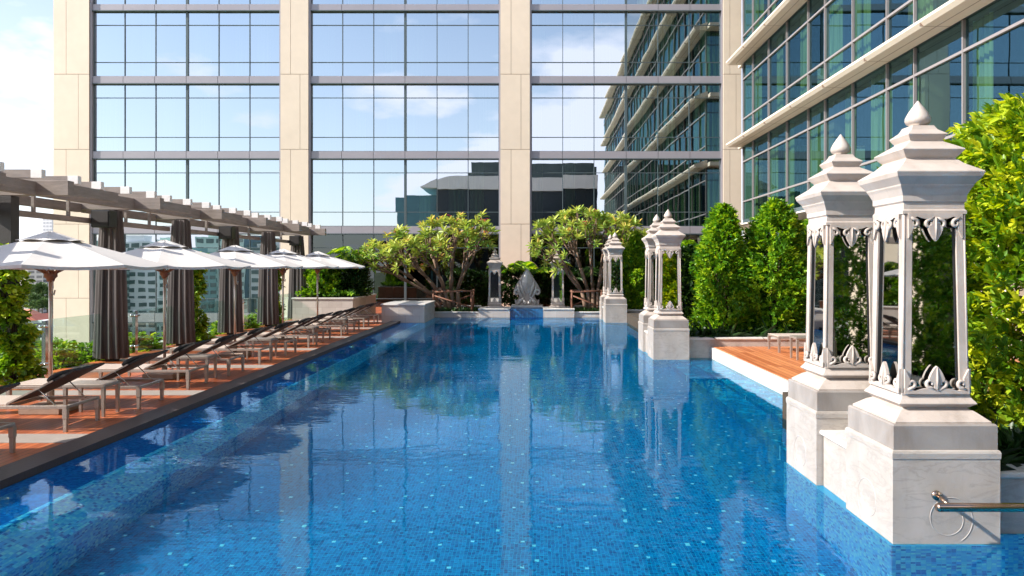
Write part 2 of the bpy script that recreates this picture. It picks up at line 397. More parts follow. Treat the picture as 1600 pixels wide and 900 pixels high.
def blob_shrub(name, loc, shape, ntw, per, L, Wd, mat, label, cat, group=None, tonef=None, trunk_h=.6, density=.35, stem=True, up=.6, rootname=None):
    """shape(u,theta)->(radius, z) : body of revolution with lumps"""
    root = thing(rootname or name, loc, label, cat, group)
    u = RNG.random(ntw); th = RNG.random(ntw)*2*np.pi
    r, z = shape(u, th)
    deep = RNG.random(ntw)**2.2*density
    lump = 1+.17*np.sin(th*3+z*2.3+loc[0])+.13*np.sin(th*5-z*4.1)+.07*np.sin(th*9+z*9)+RNG.normal(0, .08, ntw)+.28*(RNG.random(ntw) < .05)*RNG.random(ntw)
    rr = r*lump*(1-deep)
    C = np.stack([loc[0]+rr*np.cos(th), loc[1]+rr*np.sin(th), loc[2]+z], 1)
    Dr = np.stack([np.cos(th), np.sin(th), np.full(ntw, up)+RNG.normal(0, .35, ntw)], 1)+RNG.normal(0, .3, (ntw, 3))
    Dr /= np.linalg.norm(Dr, axis=1, keepdims=True)
    P, D = twigs(C, Dr, per, L)
    tw = RNG.beta(1.3, 1.6, ntw)
    tone = np.repeat(tw, per)*.8+RNG.random(len(P))*.25
    leaf_mesh('foliage', P, D, L*(.75+.5*RNG.random(len(P))), Wd*(.8+.4*RNG.random(len(P))), tone, mat, root)
    if stem:
        mb = MB(); zmax = float(np.max(z))
        for k in range(5):
            a = k*1.26; mb.tube([(loc[0]+.05*math.cos(a), loc[1]+.05*math.sin(a), loc[2]-.05), (loc[0]+.15*math.cos(a), loc[1]+.15*math.sin(a), loc[2]+zmax*.4),
                                 (loc[0]+.2*math.cos(a+.4), loc[1]+.2*math.sin(a+.4), loc[2]+zmax*.85)], [.045, .03, .012], 6)
        build('stem', mb, darkbark, root)
    return root

# ================================================================== SETTING
g = MB(); g.box(-3000, 3000, -3000, 3000, -31, -30)
citym = M('city_ground', (.16, .19, .10), .95, .5, .02, bump=.0)
struct('ground', g, citym)
# terrace body under pool and decks
m = MB(); m.box(-10.3, -5.31, -6, 52, -30, -.012); m.box(-5.31, 12, 33.2, 52, -30, -.012); m.box(9, 30, -32, 52, -30, -.012); m.box(-10.3, 30, -40, -4, -30, -.012)
struct('terrace', m, limestone)
m = MB(); m.box(-5.31, 9, -4, 33.2, -2, -1.25); struct('pool_floor', m, deepblue)
m = MB(); m.box(-5.3, -4.565, -4, 31.6, -1.25, -.035); struct('pool_ledge', m, ledgeblue)
m = MB(); m.add([(-4.564, -4, -1.3), (-4.10, -4, -1.3), (-4.10, -4, -.52), (-4.50, -4, -.025), (-4.564, -4, -.025), (-4.564, 31.6, -1.3), (-4.10, 31.6, -1.3), (-4.10, 31.6, -.52), (-4.50, 31.6, -.025), (-4.564, 31.6, -.025)], [(0, 1, 2, 3, 4), (9, 8, 7, 6, 5), (3, 2, 7, 8), (4, 3, 8, 9), (2, 1, 6, 7)]); struct('pool_side_wall', m, lightblue)
m = MB(); m.box(-5.295, 8.9, -3.9, 31.58, -.0006, 0)
wf = MB(); wf.add([(-5.295, -3.9, 0), (8.9, -3.9, 0), (8.9, 31.58, 0), (-5.295, 31.58, 0)], [(0, 1, 2, 3)])
struct('water', wf, waterm)
m = MB(); m.box(-5.67, -5.3, -4, 31.2, -1.25, .08); struct('kerb', m, kerbm)
m = MB(); m.box(-10.3, -5.672, -4, 31.6, -.01, 0); m.box(-10.3, 12, 31.6, 40.2, -.01, 0)
dk = struct('deck', m, deckm)
m = MB()
for k in range(-1, 8): m.box(-10.2, -5.674, 8.98+3.35*k, 9.46+3.35*k, .0005, .006)
struct('paving_strip', m, stripm)
# right hand submerged steps
m = MB(); m.box(3.72, 4.3, 8.1, 17.45, -1.25, -.30); m.box(3.25, 3.72, 8.1, 17.45, -1.25, -.62); struct('pool_step', m, deepblue)
# raised timber platform on the right
m = MB(); m.box(4.3, 10.2, 10.5, 17.45, -1.25, .265); pl = struct('platform', m, coping)
m = MB(); m.box(4.36, 10.2, 10.5, 17.45, .2655, .278); struct('platform_deck', m, platm)

def low_wall(name, parts, label, cop=.05, ztop=.5, group='low marble walls along the pool'):
    x0 = parts[0][0]; t = thing(name, ((parts[0][0]+parts[0][1])/2, parts[0][2], 0), label, 'wall', group)
    a = MB(); b = MB()
    for (xa, xb, ya, yb, zt) in parts:
        a.box(xa, xb, ya, yb, -1.2499, zt-cop); b.bbox(xa-.03, xb+.03, ya-.03, yb+.03, zt-cop+.001, zt, .012)
    build('wall', a, marble, t); build('coping', b, coping, t); return t
low_wall('pool_wall', [(3.715, 9.2, 5.93, 6.15, .51)], 'low veined marble wall with pale coping behind the handrail', group=None)
low_wall('pool_wall', [(2.92, 3.62, 6.60, 7.22, .56)], 'short marble block wall joining the two nearest lantern pedestals')
low_wall('pool_wall', [(3.74, 10.2, 17.46, 17.70, .49)], 'low marble wall behind the raised timber platform', group=None)
low_wall('pool_wall', [(2.92, 3.62, 17.98, 18.72, .56)], 'short marble block wall joining the middle pair of lantern pedestals')
low_wall('pool_wall', [(3.74, 9.0, 28.95, 29.2, .49)], 'low marble wall running right from the farthest right lantern pair', group=None)
low_wall('pool_wall', [(2.92, 3.62, 29.5, 30.25, .56)], 'short marble block wall joining the far pair of lantern pedestals')
# lightblue skirting under near right wall
m = MB(); m.box(3.72, 9.0, 5.90, 5.925, -1.249, -.005); struct('pool_end_wall', m, lightblue)
m = MB(); m.box(3.72, 9.0, 6.15, 10.5, -1.2, .40); m.box(3.72, 10.2, 17.7, 28.9, -1.2, .38); m.box(3.72, 9, 29.2, 36, -1.2, .38)
m.box(3.64, 4.3, 8.12, 10.49, -1.2, .38)
struct('soil', m, soil)

# end wall: planters, coping, cascade
t = thing('end_planter', (-3, 31.6, 0), 'low pale stone planter at the pool end holding the left frangipani', 'planter')
a = MB(); b = MB()
a.box(-4.6, -2.43, 31.6, 31.75, -1.249, .20); b.bbox(-4.6, -2.43, 31.56, 31.80, .201, .25, .01)
a.box(-2.43, -1.05, 31.5, 33.3, -1.249, .34); b.bbox(-2.45, -1.04, 31.47, 33.3, .341, .39, .012)
a.box(-4.6, -2.43, 33.0, 33.3, -1.2, .39); b.bbox(-4.62, -2.43, 32.97, 33.32, .391, .45, .01)
build('wall', a, walltile, t); build('coping', b, coping, t)
s_ = MB(); s_.box(-4.6, -2.44, 31.75, 33.0, -1, .17); build('soil_bed', s_, soil, t)
t = thing('end_planter', (2, 31.6, 0), 'low pale stone planter at the pool end holding the right frangipani', 'planter')
a = MB(); b = MB()
a.box(1.78, 3.0, 31.6, 31.75, -1.249, .20); b.bbox(1.78, 3.0, 31.56, 31.80, .201, .25, .01)
a.box(.42, 1.78, 31.5, 33.3, -1.249, .34); b.bbox(.41, 1.80, 31.47, 33.3, .341, .39, .012)
a.box(1.78, 4.6, 33.0, 33.3, -1.2, .39); b.bbox(1.78, 4.62, 32.97, 33.32, .391, .45, .01)
build('wall', a, walltile, t); build('coping', b, coping, t)
s_ = MB(); s_.box(1.79, 4.6, 31.75, 33.0, -1, .17); build('soil_bed', s_, soil, t)
m = MB(); m.box(-1.04, .41, 33.0, 34.2, -1.2, .44)
tag(build('sculpture_plinth', m, coping), 'plain pale stone plinth under the carved leaf fountain', 'plinth')
m = MB(); m.add([(-1.04, 31.57, -.2), (.41, 31.57, -.2), (.41, 31.57, .30), (-1.04, 31.57, .30), (.41, 31.63, .36), (-1.04, 31.63, .36), (.41, 33.0, .37), (-1.04, 33.0, .37)], [(0, 1, 2, 3), (3, 2, 4, 5), (5, 4, 6, 7)], 0, True)
t_ = NT('cascade_water'); nn = t_.bump(t_.noise(3, 4, stretch=(6, 1, .5)), .02)
cascm = t_.surf(t_.bsdf(Base_Color=t_.ramp(t_.noise(4, 4, stretch=(5, 1, .4)), [(.35, (.003, .05, .15)), (.75, (.02, .13, .27))]), Roughness=.06, Normal=nn).outputs[0])
struct('cascade', m, cascm)
m = MB(); m.box(-4.54, -1.06, 31.46, 31.48, -1.249, -.01); m.box(.42, 2.85, 31.46, 31.48, -1.249, -.01); struct('pool_end_wall', m, deepblue)
m = MB(); m.box(2.832, 3.735, 5.68, 8.115, -1.248, -.012); m.box(2.832, 3.735, 17.08, 19.6, -1.248, -.012); m.box(2.832, 3.735, 28.5, 31.2, -1.248, -.012); struct('pool_side_wall', m, lightblue)
m = MB(); m.box(-1.03, .40, 31.66, 33.0, -1.2, .35); struct('cascade_channel', m, ledgeblue)

# left corner stone planter box and raised planter with shrubs
t = thing('corner_planter', (-5.1, 28.5, 0), 'pale tiled stone box at the far left corner of the pool', 'planter')
a = MB(); a.box(-6.05, -4.35, 28.5, 31.45, -1.0, .69); build('wall', a, walltile, t)
b = MB(); b.bbox(-6.09, -4.31, 28.46, 31.48, .691, .75, .012); build('coping', b, coping, t)
t = thing('raised_planter', (-8.5, 29.7, 0), 'raised tiled stone planter filled with palms at the far end of the deck', 'planter')
a = MB(); a.box(-10.0, -7.5, 29.7, 34.0, 0, .88); build('wall', a, walltile, t)
b = MB(); b.bbox(-10.03, -7.46, 29.66, 34.04, .881, .95, .012); build('coping', b, coping, t)
s_ = MB(); s_.box(-9.9, -7.6, 29.8, 33.9, .951, .97); build('soil_bed', s_, soil, t)

# ================================================================== MAIN BUILDING
FY = 40.0
bands = [(-4.7, -4.2), (-.84, -.34), (4.09, 4.49), (8.27, 8.66), (12.45, 12.84), (16.5, 16.84), (20.7, 21.05), (24.9, 25.4)]
hotel = thing('hotel_building', (-7, FY, 0), 'cream clad hotel block with mirrored blue window bays facing the pool', 'building')
cols = [(-26.6, -24.62), (-14.02, -12.48), (-1.84, -.22), (10.50, 11.5)]
for ci, (x0, x1) in enumerate(cols):
    pan = MB(); back = MB(); back.box(x0+.02, x1-.02, FY-.28, FY+(9 if ci in (0,) else 1), -30, 25.4)
    zs = [-30, -12, -7.5, -3.6, .5, 4.6, 8.74, 12.9, 17.05, 21.2, 25.4]
    for i in range(len(zs)-1):
        z0, z1 = zs[i]+.012, zs[i+1]-.012; w = x1-x0; fr = .36 if i % 2 else .70
        xs = [x0, x0+w*fr, x1]
        for k in range(2): pan.bbox(xs[k]+(.01 if k else 0), xs[k+1]-(.01 if k == 0 else 0), FY-.32, FY-.275, z0, z1, .006)
        # return faces
        pan.bbox(x0-.003, x0+.018, FY-.27, FY+.4 if ci else FY+9, z0, z1, .004)
    build('column_core', back, creamj, hotel); build('column_cladding', pan, cream, hotel)
bays = [(-24.58, -14.06, -8), (-12.44, -1.88, -.34), (-.18, 10.46, -.34)]
sp = MB(); spd = MB()
for bi, (x0, x1, zb) in enumerate(bays):
    for (z0, z1) in bands:
        if z1 < zb-.6: continue
        nx = 6; w = (x1-x0)/nx
        for k in range(nx): sp.bbox(x0+k*w+.012, x0+(k+1)*w-.012, FY-.16, FY-.10, z0, z1, .005)
        spd.box(x0, x1, FY-.098, FY+.3, z0+.01, z1-.01); spd.box(x0, x1, FY-.2, FY-.05, z0-.05, z0-.005)
    for xe in (x0, x1): sp.box(xe-.05, xe+.05, FY-.24, FY-.02, -8, 25.4)
build('spandrel_band', sp, band, hotel); build('floor_edge', spd, mull, hotel)
def window(parent, P0, P1, z0, z1, nv, trans, outn, glassm, fm, thick=.035, endthick=.065, jitter=.0018, depth=.05):
    """glazed panel from P0 to P1 (xy), nv columns, transom heights; outn = outward normal"""
    P0 = Vector((*P0, 0)); P1 = Vector((*P1, 0)); d = (P1-P0)/nv; n = Vector((*outn, 0)); du = d.normalized()
    zz = [z0]+list(trans)+[z1]
    w = MB(); f = MB()
    for i in range(nv):
        for j in range(len(zz)-1):
            a = P0+d*i; b = P0+d*(i+1); w0 = [a+Vector((0, 0, zz[j])), b+Vector((0, 0, zz[j])), b+Vector((0, 0, zz[j+1])), a+Vector((0, 0, zz[j+1]))]
            tx = random.gauss(0, jitter); tz = random.gauss(0, jitter); L = d.length; H = zz[j+1]-zz[j]
            offs = [-tx*L-tz*H, tx*L-tz*H, tx*L+tz*H, -tx*L+tz*H]
            w.add([q+n*(o*.5) for q, o in zip(w0, offs)], [(0, 1, 2, 3)])
    def barbox(c0, c1, wd, dp, za, zb):
        vs = []
        for zc in (za, zb):
            for (p, sx, sn) in ((c0, -1, -.3), (c1, 1, -.3), (c1, 1, 1), (c0, -1, 1)):
                q = p+du*wd*.5*sx+n*dp*sn; vs.append((q.x, q.y, zc))
        f.add(vs, [(0,3,2,1),(4,5,6,7),(0,1,5,4),(1,2,6,5),(2,3,7,6),(3,0,4,7)])
    for i in range(nv+1):
        c = P0+d*i; barbox(c, c, endthick if i in (0, nv) else thick, depth*(1.25 if i in (0, nv) else 1), z0, z1)
    for zc in zz[1:-1]: barbox(P0, P1, 0, depth*.8, zc-thick/2, zc+thick/2)
    for zc, s_ in ((z0, 1), (z1, -1)): barbox(P0, P1, 0, depth*.9, min(zc, zc+s_*thick), max(zc, zc+s_*thick))
    o = build('window', w, glassm, parent); build('frame', f, fm, o)
    return o
for (x0, x1, zb) in bays:
    for i in range(len(bands)-1):
        z0 = bands[i][1]; z1 = bands[i+1][0]
        if z0 < zb-.01: continue
        xm = (x0+x1)/2
        for xa, xb in ((x0+.05, xm-.034), (xm+.034, x1-.05)):
            window(hotel, (xa, FY), (xb, FY), z0, z1, 3, (z0+.8, z1-.79), (0, -1), groundglass if (i == 1 and x0 > -13) else (eastglass if (x0 > -1 and xa > 5) else facglass), mull)
# rooms behind
m = MB()
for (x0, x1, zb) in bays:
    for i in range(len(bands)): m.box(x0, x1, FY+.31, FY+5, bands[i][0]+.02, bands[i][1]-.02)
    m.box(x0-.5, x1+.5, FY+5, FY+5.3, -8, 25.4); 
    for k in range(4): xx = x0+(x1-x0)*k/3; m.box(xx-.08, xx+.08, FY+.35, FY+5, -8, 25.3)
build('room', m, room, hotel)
def wavy(mb, p0, p1, z0, z1, amp=.05, lam=.22, n=None):
    p0 = Vector((*p0, 0)); p1 = Vector((*p1, 0)); L = (p1-p0).length; n = max(8, int(L/lam*6)); d = (p1-p0)/n; q = Vector((-(p1-p0).y, (p1-p0).x, 0)).normalized()
    vs = []
    for i in range(n+1):
        o = q*(amp*math.sin(i/6*2*math.pi)+amp*.4*math.sin(i*.37)); a = p0+d*i+o; vs += [(a.x, a.y, z0), (a.x, a.y, z1)]
    mb.add(vs, [(2*i, 2*i+2, 2*i+3, 2*i+1) for i in range(n)], 0, True)
m = MB()
for bi, (x0, x1, zb) in enumerate(bays):
    for i in range(len(bands)-1):
        if bands[i][1] < zb-.01 or i < 2: continue
        for k in range(6):
            if random.random() < (.8 if bi == 2 else .45) and not (i == 1):
                w = (x1-x0)/6; s0 = random.uniform(0, .4)*w; wavy(m, (x0+k*w+s0, FY+.55), (x0+k*w+s0+w*random.uniform(.3, .6), FY+.55), bands[i][1], bands[i+1][0]-.05)
build('curtain', m, curtm, hotel)
m = MB(); m.box(-26.6, 11.5, FY-.35, FY+9, 25.41, 26.6); build('parapet', m, cream, hotel)

# ================================================================== WING
WX = 10.54; WY0, WY1 = -28.0, 36.1
wing = thing('hotel_wing', (18, 5, 0), 'long teal glazed hotel wing with projecting cream ledges on the right', 'building')
floors = [4.15, 8.30, 12.47, 16.65, 20.8, 24.95]
fins = MB(); seam = MB()
def fin(zf, xo):
    L = xo
    prof = [(WX+.02, zf), (WX-L+.10, zf), (WX-L, zf+.10), (WX-L, zf+.17), (WX-L+.06, zf+.20), (WX+.02, zf+.48)]
    n = len(prof); vs = [(x, WY0-.9, z) for x, z in prof]+[(x, WY1+.3, z) for x, z in prof]
    fs = [tuple(range(n)), tuple(range(2*n-1, n-1, -1))]+[(k, n+k, n+(k+1) % n, (k+1) % n) for k in range(n)]
    fb = MB(); fb.add(vs, fs)
    fb.box(WX+.021, 24, WY1+.01, WY1+.95, zf+.02, zf+.25)
    build('ledge', fb, finm, wing)
    y = WY0
    while y < WY1:
        seam.box(WX-L-.003, WX+.0, y-.008, y+.008, zf-.003, zf+.19); y += 6.15/2
    seam.box(WX-L*.45-.01, WX-L*.45+.01, WY0, WY1, zf-.003, zf+.01)
for zf in floors[1:]: fin(zf, .78)
build('seam', seam, creamj, wing)
ys = []; y = 34.5
ys = [36.1, 34.5]; pat = [2.32, 2.32, 2.32, 1.6, 2.25, 2.3, 1.55, 2.25, 2.3, 1.6]
k = 0
while ys[-1] > WY0: ys.append(ys[-1]-pat[k % 10]); k += 1
grp = [ys[i:i+4] for i in range(0, len(ys)-1, 3)]
slab = MB(); mll = MB(); rm = MB(); ccol = MB(); cur = MB()
for fi in range(len(floors)-1):
    z0 = floors[fi]+.45; z1 = floors[fi+1]-.02
    slab.box(WX-.01, WX+.28, WY0, WY1, floors[fi]-.001, floors[fi]+.45)
    tr = (floors[fi]+1.36, floors[fi]+3.36)
    for gq in grp:
        if len(gq) < 2: continue
        w = MB(); f = MB()
        for i in range(len(gq)-1):
            ya, yb = gq[i+1], gq[i]
            zz = [z0, tr[0], tr[1], z1]
            for j in range(3):
                a1 = random.gauss(0, .0012); a2 = random.gauss(0, .0012)
                w.add([(WX+.05+a1+a2, ya, zz[j]), (WX+.05-a1+a2, yb, zz[j]), (WX+.05-a1-a2, yb, zz[j+1]), (WX+.05+a1-a2, ya, zz[j+1])], [(0, 1, 2, 3)])
            for zc in tr: f.box(WX-.02, WX+.07, ya, yb, zc-.035, zc+.035)
            f.box(WX-.03, WX+.08, yb-.02, yb+.02, z0, z1)
        o = build('window', w, wingglass, wing); build('frame', f, pinkmull, o)
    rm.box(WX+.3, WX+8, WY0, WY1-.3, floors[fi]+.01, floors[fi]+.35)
    for y in (34.9, 26.7, 20.6, 13.9, 7.7, 1.5, -4.6, -10.8, -17): ccol.box(WX+.45, WX+1.15, y-.45, y+.45, floors[fi], floors[fi+1])
    y = 35.4
    while y > -8:
        wd = random.choice([.5, .8, 1.1, 1.4]); wavy(cur, (WX+.38, y-wd), (WX+.38, y), z0, z1, .05, .2); y -= wd+random.uniform(.7, 2.6)
    wavy(cur, (WX+.5, WY1-.35), (WX+3.6, WY1-.35), z0, z1)
rm.box(WX+6, WX+6.3, WY0, WY1-.3, 0, 24.9)
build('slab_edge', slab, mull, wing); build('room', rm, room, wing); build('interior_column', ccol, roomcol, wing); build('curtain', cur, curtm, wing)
# end wall glazing (faces the hotel block)
for fi in range(len(floors)-1):
    window(wing, (WX+.05, WY1), (WX+6.5, WY1), floors[fi]+.45, floors[fi+1]-.02, 3, (floors[fi]+1.36, floors[fi]+3.36), (0, 1), wingglass, mull)
m = MB(); m.box(WX-.05, WX+14, WY0-.5, WY1+.3, 25.5, 26.8); m.box(WX+8, WX+14, WY0, WY1, -1, 25.5); build('roof', m, cream, wing)
# ground floor of the wing: cream piers, glazing and canopy
m = MB()
y = 34.9
while y > -25: m = MB(); m.box(WX-.1, WX+.6, y-.7, y+.7, -.01, 4.1); y -= 6.15; build('pier', m, cream, wing)
m = MB(); m.add([(WX+.3, WY0, 0), (WX+.3, WY1, 0), (WX+.3, WY1, 4.1), (WX+.3, WY0, 4.1)], [(0, 1, 2, 3)]); build('shopfront_glazing', m, facglass, wing)
m = MB()
n = 12; prof = [(WX, 3.98), (8.95, 3.98), (8.86, 4.03), (8.9, 4.08), (9.6, 4.24), (WX, 4.36)]
vs = [(x, 12, z) for x, z in prof]+[(x, 34.2, z) for x, z in prof]; n = len(prof)
m.add(vs, [tuple(range(n)), tuple(range(2*n-1, n-1, -1))]+[(k, n+k, n+(k+1) % n, (k+1) % n) for k in range(n)])
build('canopy', m, finm, wing)

# opposite block (seen only mirrored in the glass)
opp = thing('opposite_building', (0, -36, 0), 'dark glazed low building with curved white roof edge mirrored in the windows', 'building')
m = MB(); m.box(-15.5, 10, -50, -36, -3, 15.0); build('glass_wall', m, M('dark_glass_wall', (.012, .02, .03), .08, .2, .3), opp)
m = MB(); m.box(-22.5, -15.6, -50, -37, -3, 13.8); build('annex', m, M('teal_glass_wall', (.05, .16, .20), .1, .2, .3), opp)
m = MB()
pr = []
for i in range(13):
    u = i/12; pr.append((-18+u*6, 15.05+2.0*math.sin(u*math.pi/2)))
poly = [(-18, 14.9)]+pr+[(10, 17.05), (10, 14.9)]
m.prism(poly, lambda u, v, t: (u, t, v), -35.3, -50); build('roof', m, M('white_roof', (.72, .68, .66), .5, .06, .3), opp)
m = MB(); m.box(-10.5, 10, -48, -38, 17.06, 19.5); build('penthouse', m, M('penthouse_glass', (.05, .07, .07), .2, .3, .4), opp)

# ================================================================== STONE LANTERNS
def lantern_upper(root, cx, cy, z, full=True):
    """z = height of the top of the supporting block"""
    d = z-.744
    def Z(a): return a+d
    b = MB(); b.sqlathe([(.415, Z(.744)), (.415, Z(.935)), (.405, Z(.948))], (cx, cy)); build('plinth', b, plinthm, root)
    b = MB(); b.sqlathe([(.385, Z(.948)), (.385, Z(.962)), (.372, Z(.972)), (.34, Z(.998)), (.30, Z(1.03)), (.27, Z(1.045)), (.262, Z(1.052)), (.275, Z(1.06)), (.315, Z(1.092)), (.312, Z(1.10)), (.29, Z(1.128)), (.277, Z(1.15)), (.277, Z(1.172))], (cx, cy)); build('base', b, carved, root)
    hb, ht = .272, .250; pz0, pz1 = Z(1.172), Z(2.64)
    for sx in (-1, 1):
        for sy in (-1, 1):
            p = MB(); vs = []
            for (h, zz) in ((hb, pz0), (ht, pz1)):
                w = .072
                vs += [(cx+sx*h, cy+sy*h, zz), (cx+sx*(h-w), cy+sy*h, zz), (cx+sx*(h-w), cy+sy*(h-.02), zz), (cx+sx*(h-.02-.02), cy+sy*(h-.04), zz), (cx+sx*(h-.02), cy+sy*(h-w), zz), (cx+sx*h, cy+sy*(h-w), zz)]
            n = 6; fs = [tuple(range(6))[::-1], tuple(range(6, 12))]+[(k, (k+1) % 6, 6+(k+1) % 6, 6+k) for k in range(6)]
            if sx*sy < 0: fs = [f[::-1] for f in fs]
            p.add(vs, fs)
            # raised outer arris
            p.tube([(cx+sx*(hb-.006), cy+sy*(hb-.006), pz0), (cx+sx*(ht-.006), cy+sy*(ht-.006), pz1)], .011, 6)
            build('post', p, carved, root)
    for (ax, ay) in ((0, -1), (-1, 0), (0, 1), (1, 0)):
        g_ = MB(); q = .03; u = Vector((-ay, ax, 0)) if True else None
        def pt(h, uu, zz, inn): return (cx+ax*(h-inn)+u.x*uu, cy+ay*(h-inn)+u.y*uu, zz)
        g_.add([pt(hb, -hb+.05, pz0, q), pt(hb, hb-.05, pz0, q), pt(ht, ht-.05, pz1, q), pt(ht, -ht+.05, pz1, q)], [(0, 1, 2, 3)])
        build('glass_pane', g_, laternglass, root)
        k_ = MB()
        for sg in (-1, 1): k_.bar(pt(hb, sg*(hb-.075), pz0, .026), pt(ht, sg*(ht-.075), pz1, .026), .022, .012)
        build('pane_edge', k_, blackm, root)
        # carved fringe top and bottom
        for top in (False, True):
            f = MB(); H = .30; sgn = -1 if top else 1; zb = pz1 if top else pz0; hh = ht if top else hb; s_ = .92 if top else 1
            lean = (hb-ht)/(pz1-pz0)
            def fn(uu, v, t, top=top, zb=zb, hh=hh, sgn=sgn, s_=s_):
                zz = zb+sgn*v; h = hb-(zz-pz0)*lean; o = h+t; return (cx+ax*o+u.x*uu*s_, cy+ay*o+u.y*uu*s_, zz)
            w = hh-.01
            # scalloped band
            n = 40; poly = [(-w, -.002)]+[(w, -.002)]
            for i in range(n+1):
                uu = w-2*w*i/n; poly.append((uu, .022+.020*abs(math.sin(uu/w*math.pi*1.5))))
            f.prism(poly, fn, .0, .026)
            # centre leaf
            leaf = [(0, .225), (-.02, .205), (-.045, .165), (-.062, .125), (-.060, .105), (-.045, .095), (-.028, .09), (-.022, .05), (-.022, .02), (.022, .02), (.022, .05), (.028, .09), (.045, .095), (.060, .105), (.062, .125), (.045, .165), (.02, .205)]
            f.prism(leaf, fn, .002, .028)
            f.tube([fn(0, .215, .028), fn(0, .12, .032), fn(0, .03, .03)], [.004, .009, .006], 6)
            # curls
            for s2 in (-1, 1):
                for (bx, dirx, sc) in ((0, s2, 1.0), (s2*w*.96, -s2, .95)):
                    pts = []
                    for i in range(19):
                        a = -math.pi*.5+i/18*math.pi*1.75; r = .034*sc*(1-i/18*.55)
                        ctrx = bx+dirx*(.052 if bx == 0 else .05)*sc; ctrz = .082*sc
                        pts.append(fn(ctrx+dirx*(r*math.cos(a)), ctrz+r*math.sin(a), .014))
                    f.tube([fn(bx+dirx*.012, .03, .014)]+pts, [.017]+[.017-.0003*i for i in range(19)], 6)
                # corner half leaf
                cl = [(s2*w, .0), (s2*w, .20), (s2*(w-.018), .17), (s2*(w-.04), .125), (s2*(w-.045), .095), (s2*(w-.03), .07), (s2*(w-.028), .02)]
                if s2 > 0: cl = cl[::-1]
                f.prism(cl, fn, .002, .024)
            build('carved_fringe', f, carved, root)
    b = MB(); b.sqlathe([(.262, Z(2.64)), (.262, Z(2.665)), (.25, Z(2.68)), (.248, Z(2.73)), (.262, Z(2.745)), (.262, Z(2.76)), (.262, Z(2.79)), (.285, Z(2.845)), (.298, Z(2.868)), (.30, Z(2.88)), (.315, Z(2.90)), (.345, Z(2.94)), (.356, Z(2.975)), (.352, Z(2.984)), (.30, Z(3.02)), (.25, Z(3.055)), (.215, Z(3.092)),
                         (.205, Z(3.10)), (.205, Z(3.108)), (.225, Z(3.13)), (.255, Z(3.172)), (.252, Z(3.18)), (.20, Z(3.215)), (.145, Z(3.25)),
                         (.135, Z(3.258)), (.135, Z(3.266)), (.148, Z(3.285)), (.163, Z(3.312)), (.160, Z(3.32)), (.11, Z(3.36)), (.092, Z(3.392)), (.09, Z(3.40)), (.06, Z(3.402))], (cx, cy))
    build('roof', b, carved, root)
    b = MB(); b.lathe([(.05, Z(3.395)), (.062, Z(3.402)), (.055, Z(3.408)), (.09, Z(3.425)), (.102, Z(3.452)), (.099, Z(3.478)), (.078, Z(3.52)), (.05, Z(3.562)), (.022, Z(3.60)), (.004, Z(3.625))], (cx, cy), 28)
    build('finial', b, carved, root)
def spiral_pts(cx, cz, f, turns=1.15, r0=.235, r1=.14):
    out = []; n = 60
    for i in range(n+1):
        u = i/n; a = R(-60)+u*turns*2*math.pi; r = r0*(1-u)+r1*u
        out.append(f(cx+r*math.cos(a)*(1.0), cz+r*math.sin(a)))
    return out
def full_lantern(cx, cy, label):
    root = thing('stone_lantern', (cx, cy, 0), label, 'lantern', 'stone lanterns along the right side of the pool')
    b = MB(); b.box(cx-.4275, cx+.4275, cy-.4275, cy+.4275, -1.2499, .672)
    b.sqlathe([(.4275, .6725), (.432, .676), (.434, .72), (.428, .738), (.42, .744)], (cx, cy)); build('pedestal', b, marble, root)
    s = MB(); f0 = cy-.4275
    s.tube(spiral_pts(cx+.02, .20, lambda u, v: (u, f0, v), 1.2, .20, .11), .0032, 6)
    f1 = cx-.4275
    build('spiral_relief', s, relief, root); s = MB()
    s.tube(spiral_pts(cy, .22, lambda u, v: (f1, u, v), 1.2, .20, .11), .0032, 6)
    v = [p for p in s.v]
    build('spiral_relief', s, relief, root)
    lantern_upper(root, cx, cy, .744)
    return root
CX = 3.284
L1 = full_lantern(CX, 6.13, 'nearest large stone lantern, in front of the handrail wall and bright shrub')
far = ['second stone lantern from the camera, just behind the nearest one', 'front lantern of the middle pair beside the timber platform', 'rear lantern of the middle pair, mostly hidden behind its twin',
       'front lantern of the far pair at the right of the pool', 'rear lantern of the far pair, farthest on the right side']
for (y, lb) in zip((7.67, 17.53, 19.15, 28.95, 30.75), far): dup(L1, (CX, y, 0), lb)
E1 = thing('end_lantern', (-1.77, 32.6, 0), 'small stone lantern left of the carved leaf fountain at the pool end', 'lantern', 'stone lanterns flanking the fountain')
lantern_upper(E1, -1.77, 32.6, .19)
dup(E1, (1.09, 32.6, 0), 'small stone lantern right of the leaf fountain, partly behind frangipani leaves')

# leaf fountain sculpture
fx, fy = -.315, 33.6
root = thing('leaf_sculpture', (fx, fy, .44), 'grey carved stone lotus leaf sculpture on the pool end axis', 'sculpture')
outl = [(0, 1.72), (.10, 1.62), (.22, 1.42), (.36, 1.17), (.50, .95), (.60, .74), (.62, .56), (.55, .45), (.44, .43), (.38, .48), (.42, .54), (.47, .58), (.42, .50), (.34, .42), (.40, .26), (.50, .08), (.52, 0), (.0, 0)]
outl = [(0, 1.72), (.09, 1.62), (.22, 1.42), (.37, 1.17), (.51, .95), (.61, .76), (.64, .60), (.58, .49), (.48, .45), (.40, .50), (.36, .42), (.42, .28), (.50, .22), (.56, .30), (.57, .18), (.54, .0)]
poly = outl+[(-a, b) for a, b in outl[::-1][:-1]]
m = MB()
m.prism(poly, lambda u, v, t: (fx+u, fy+t, .44+v), .10, -.04); build('leaf_body', m, carved, root)
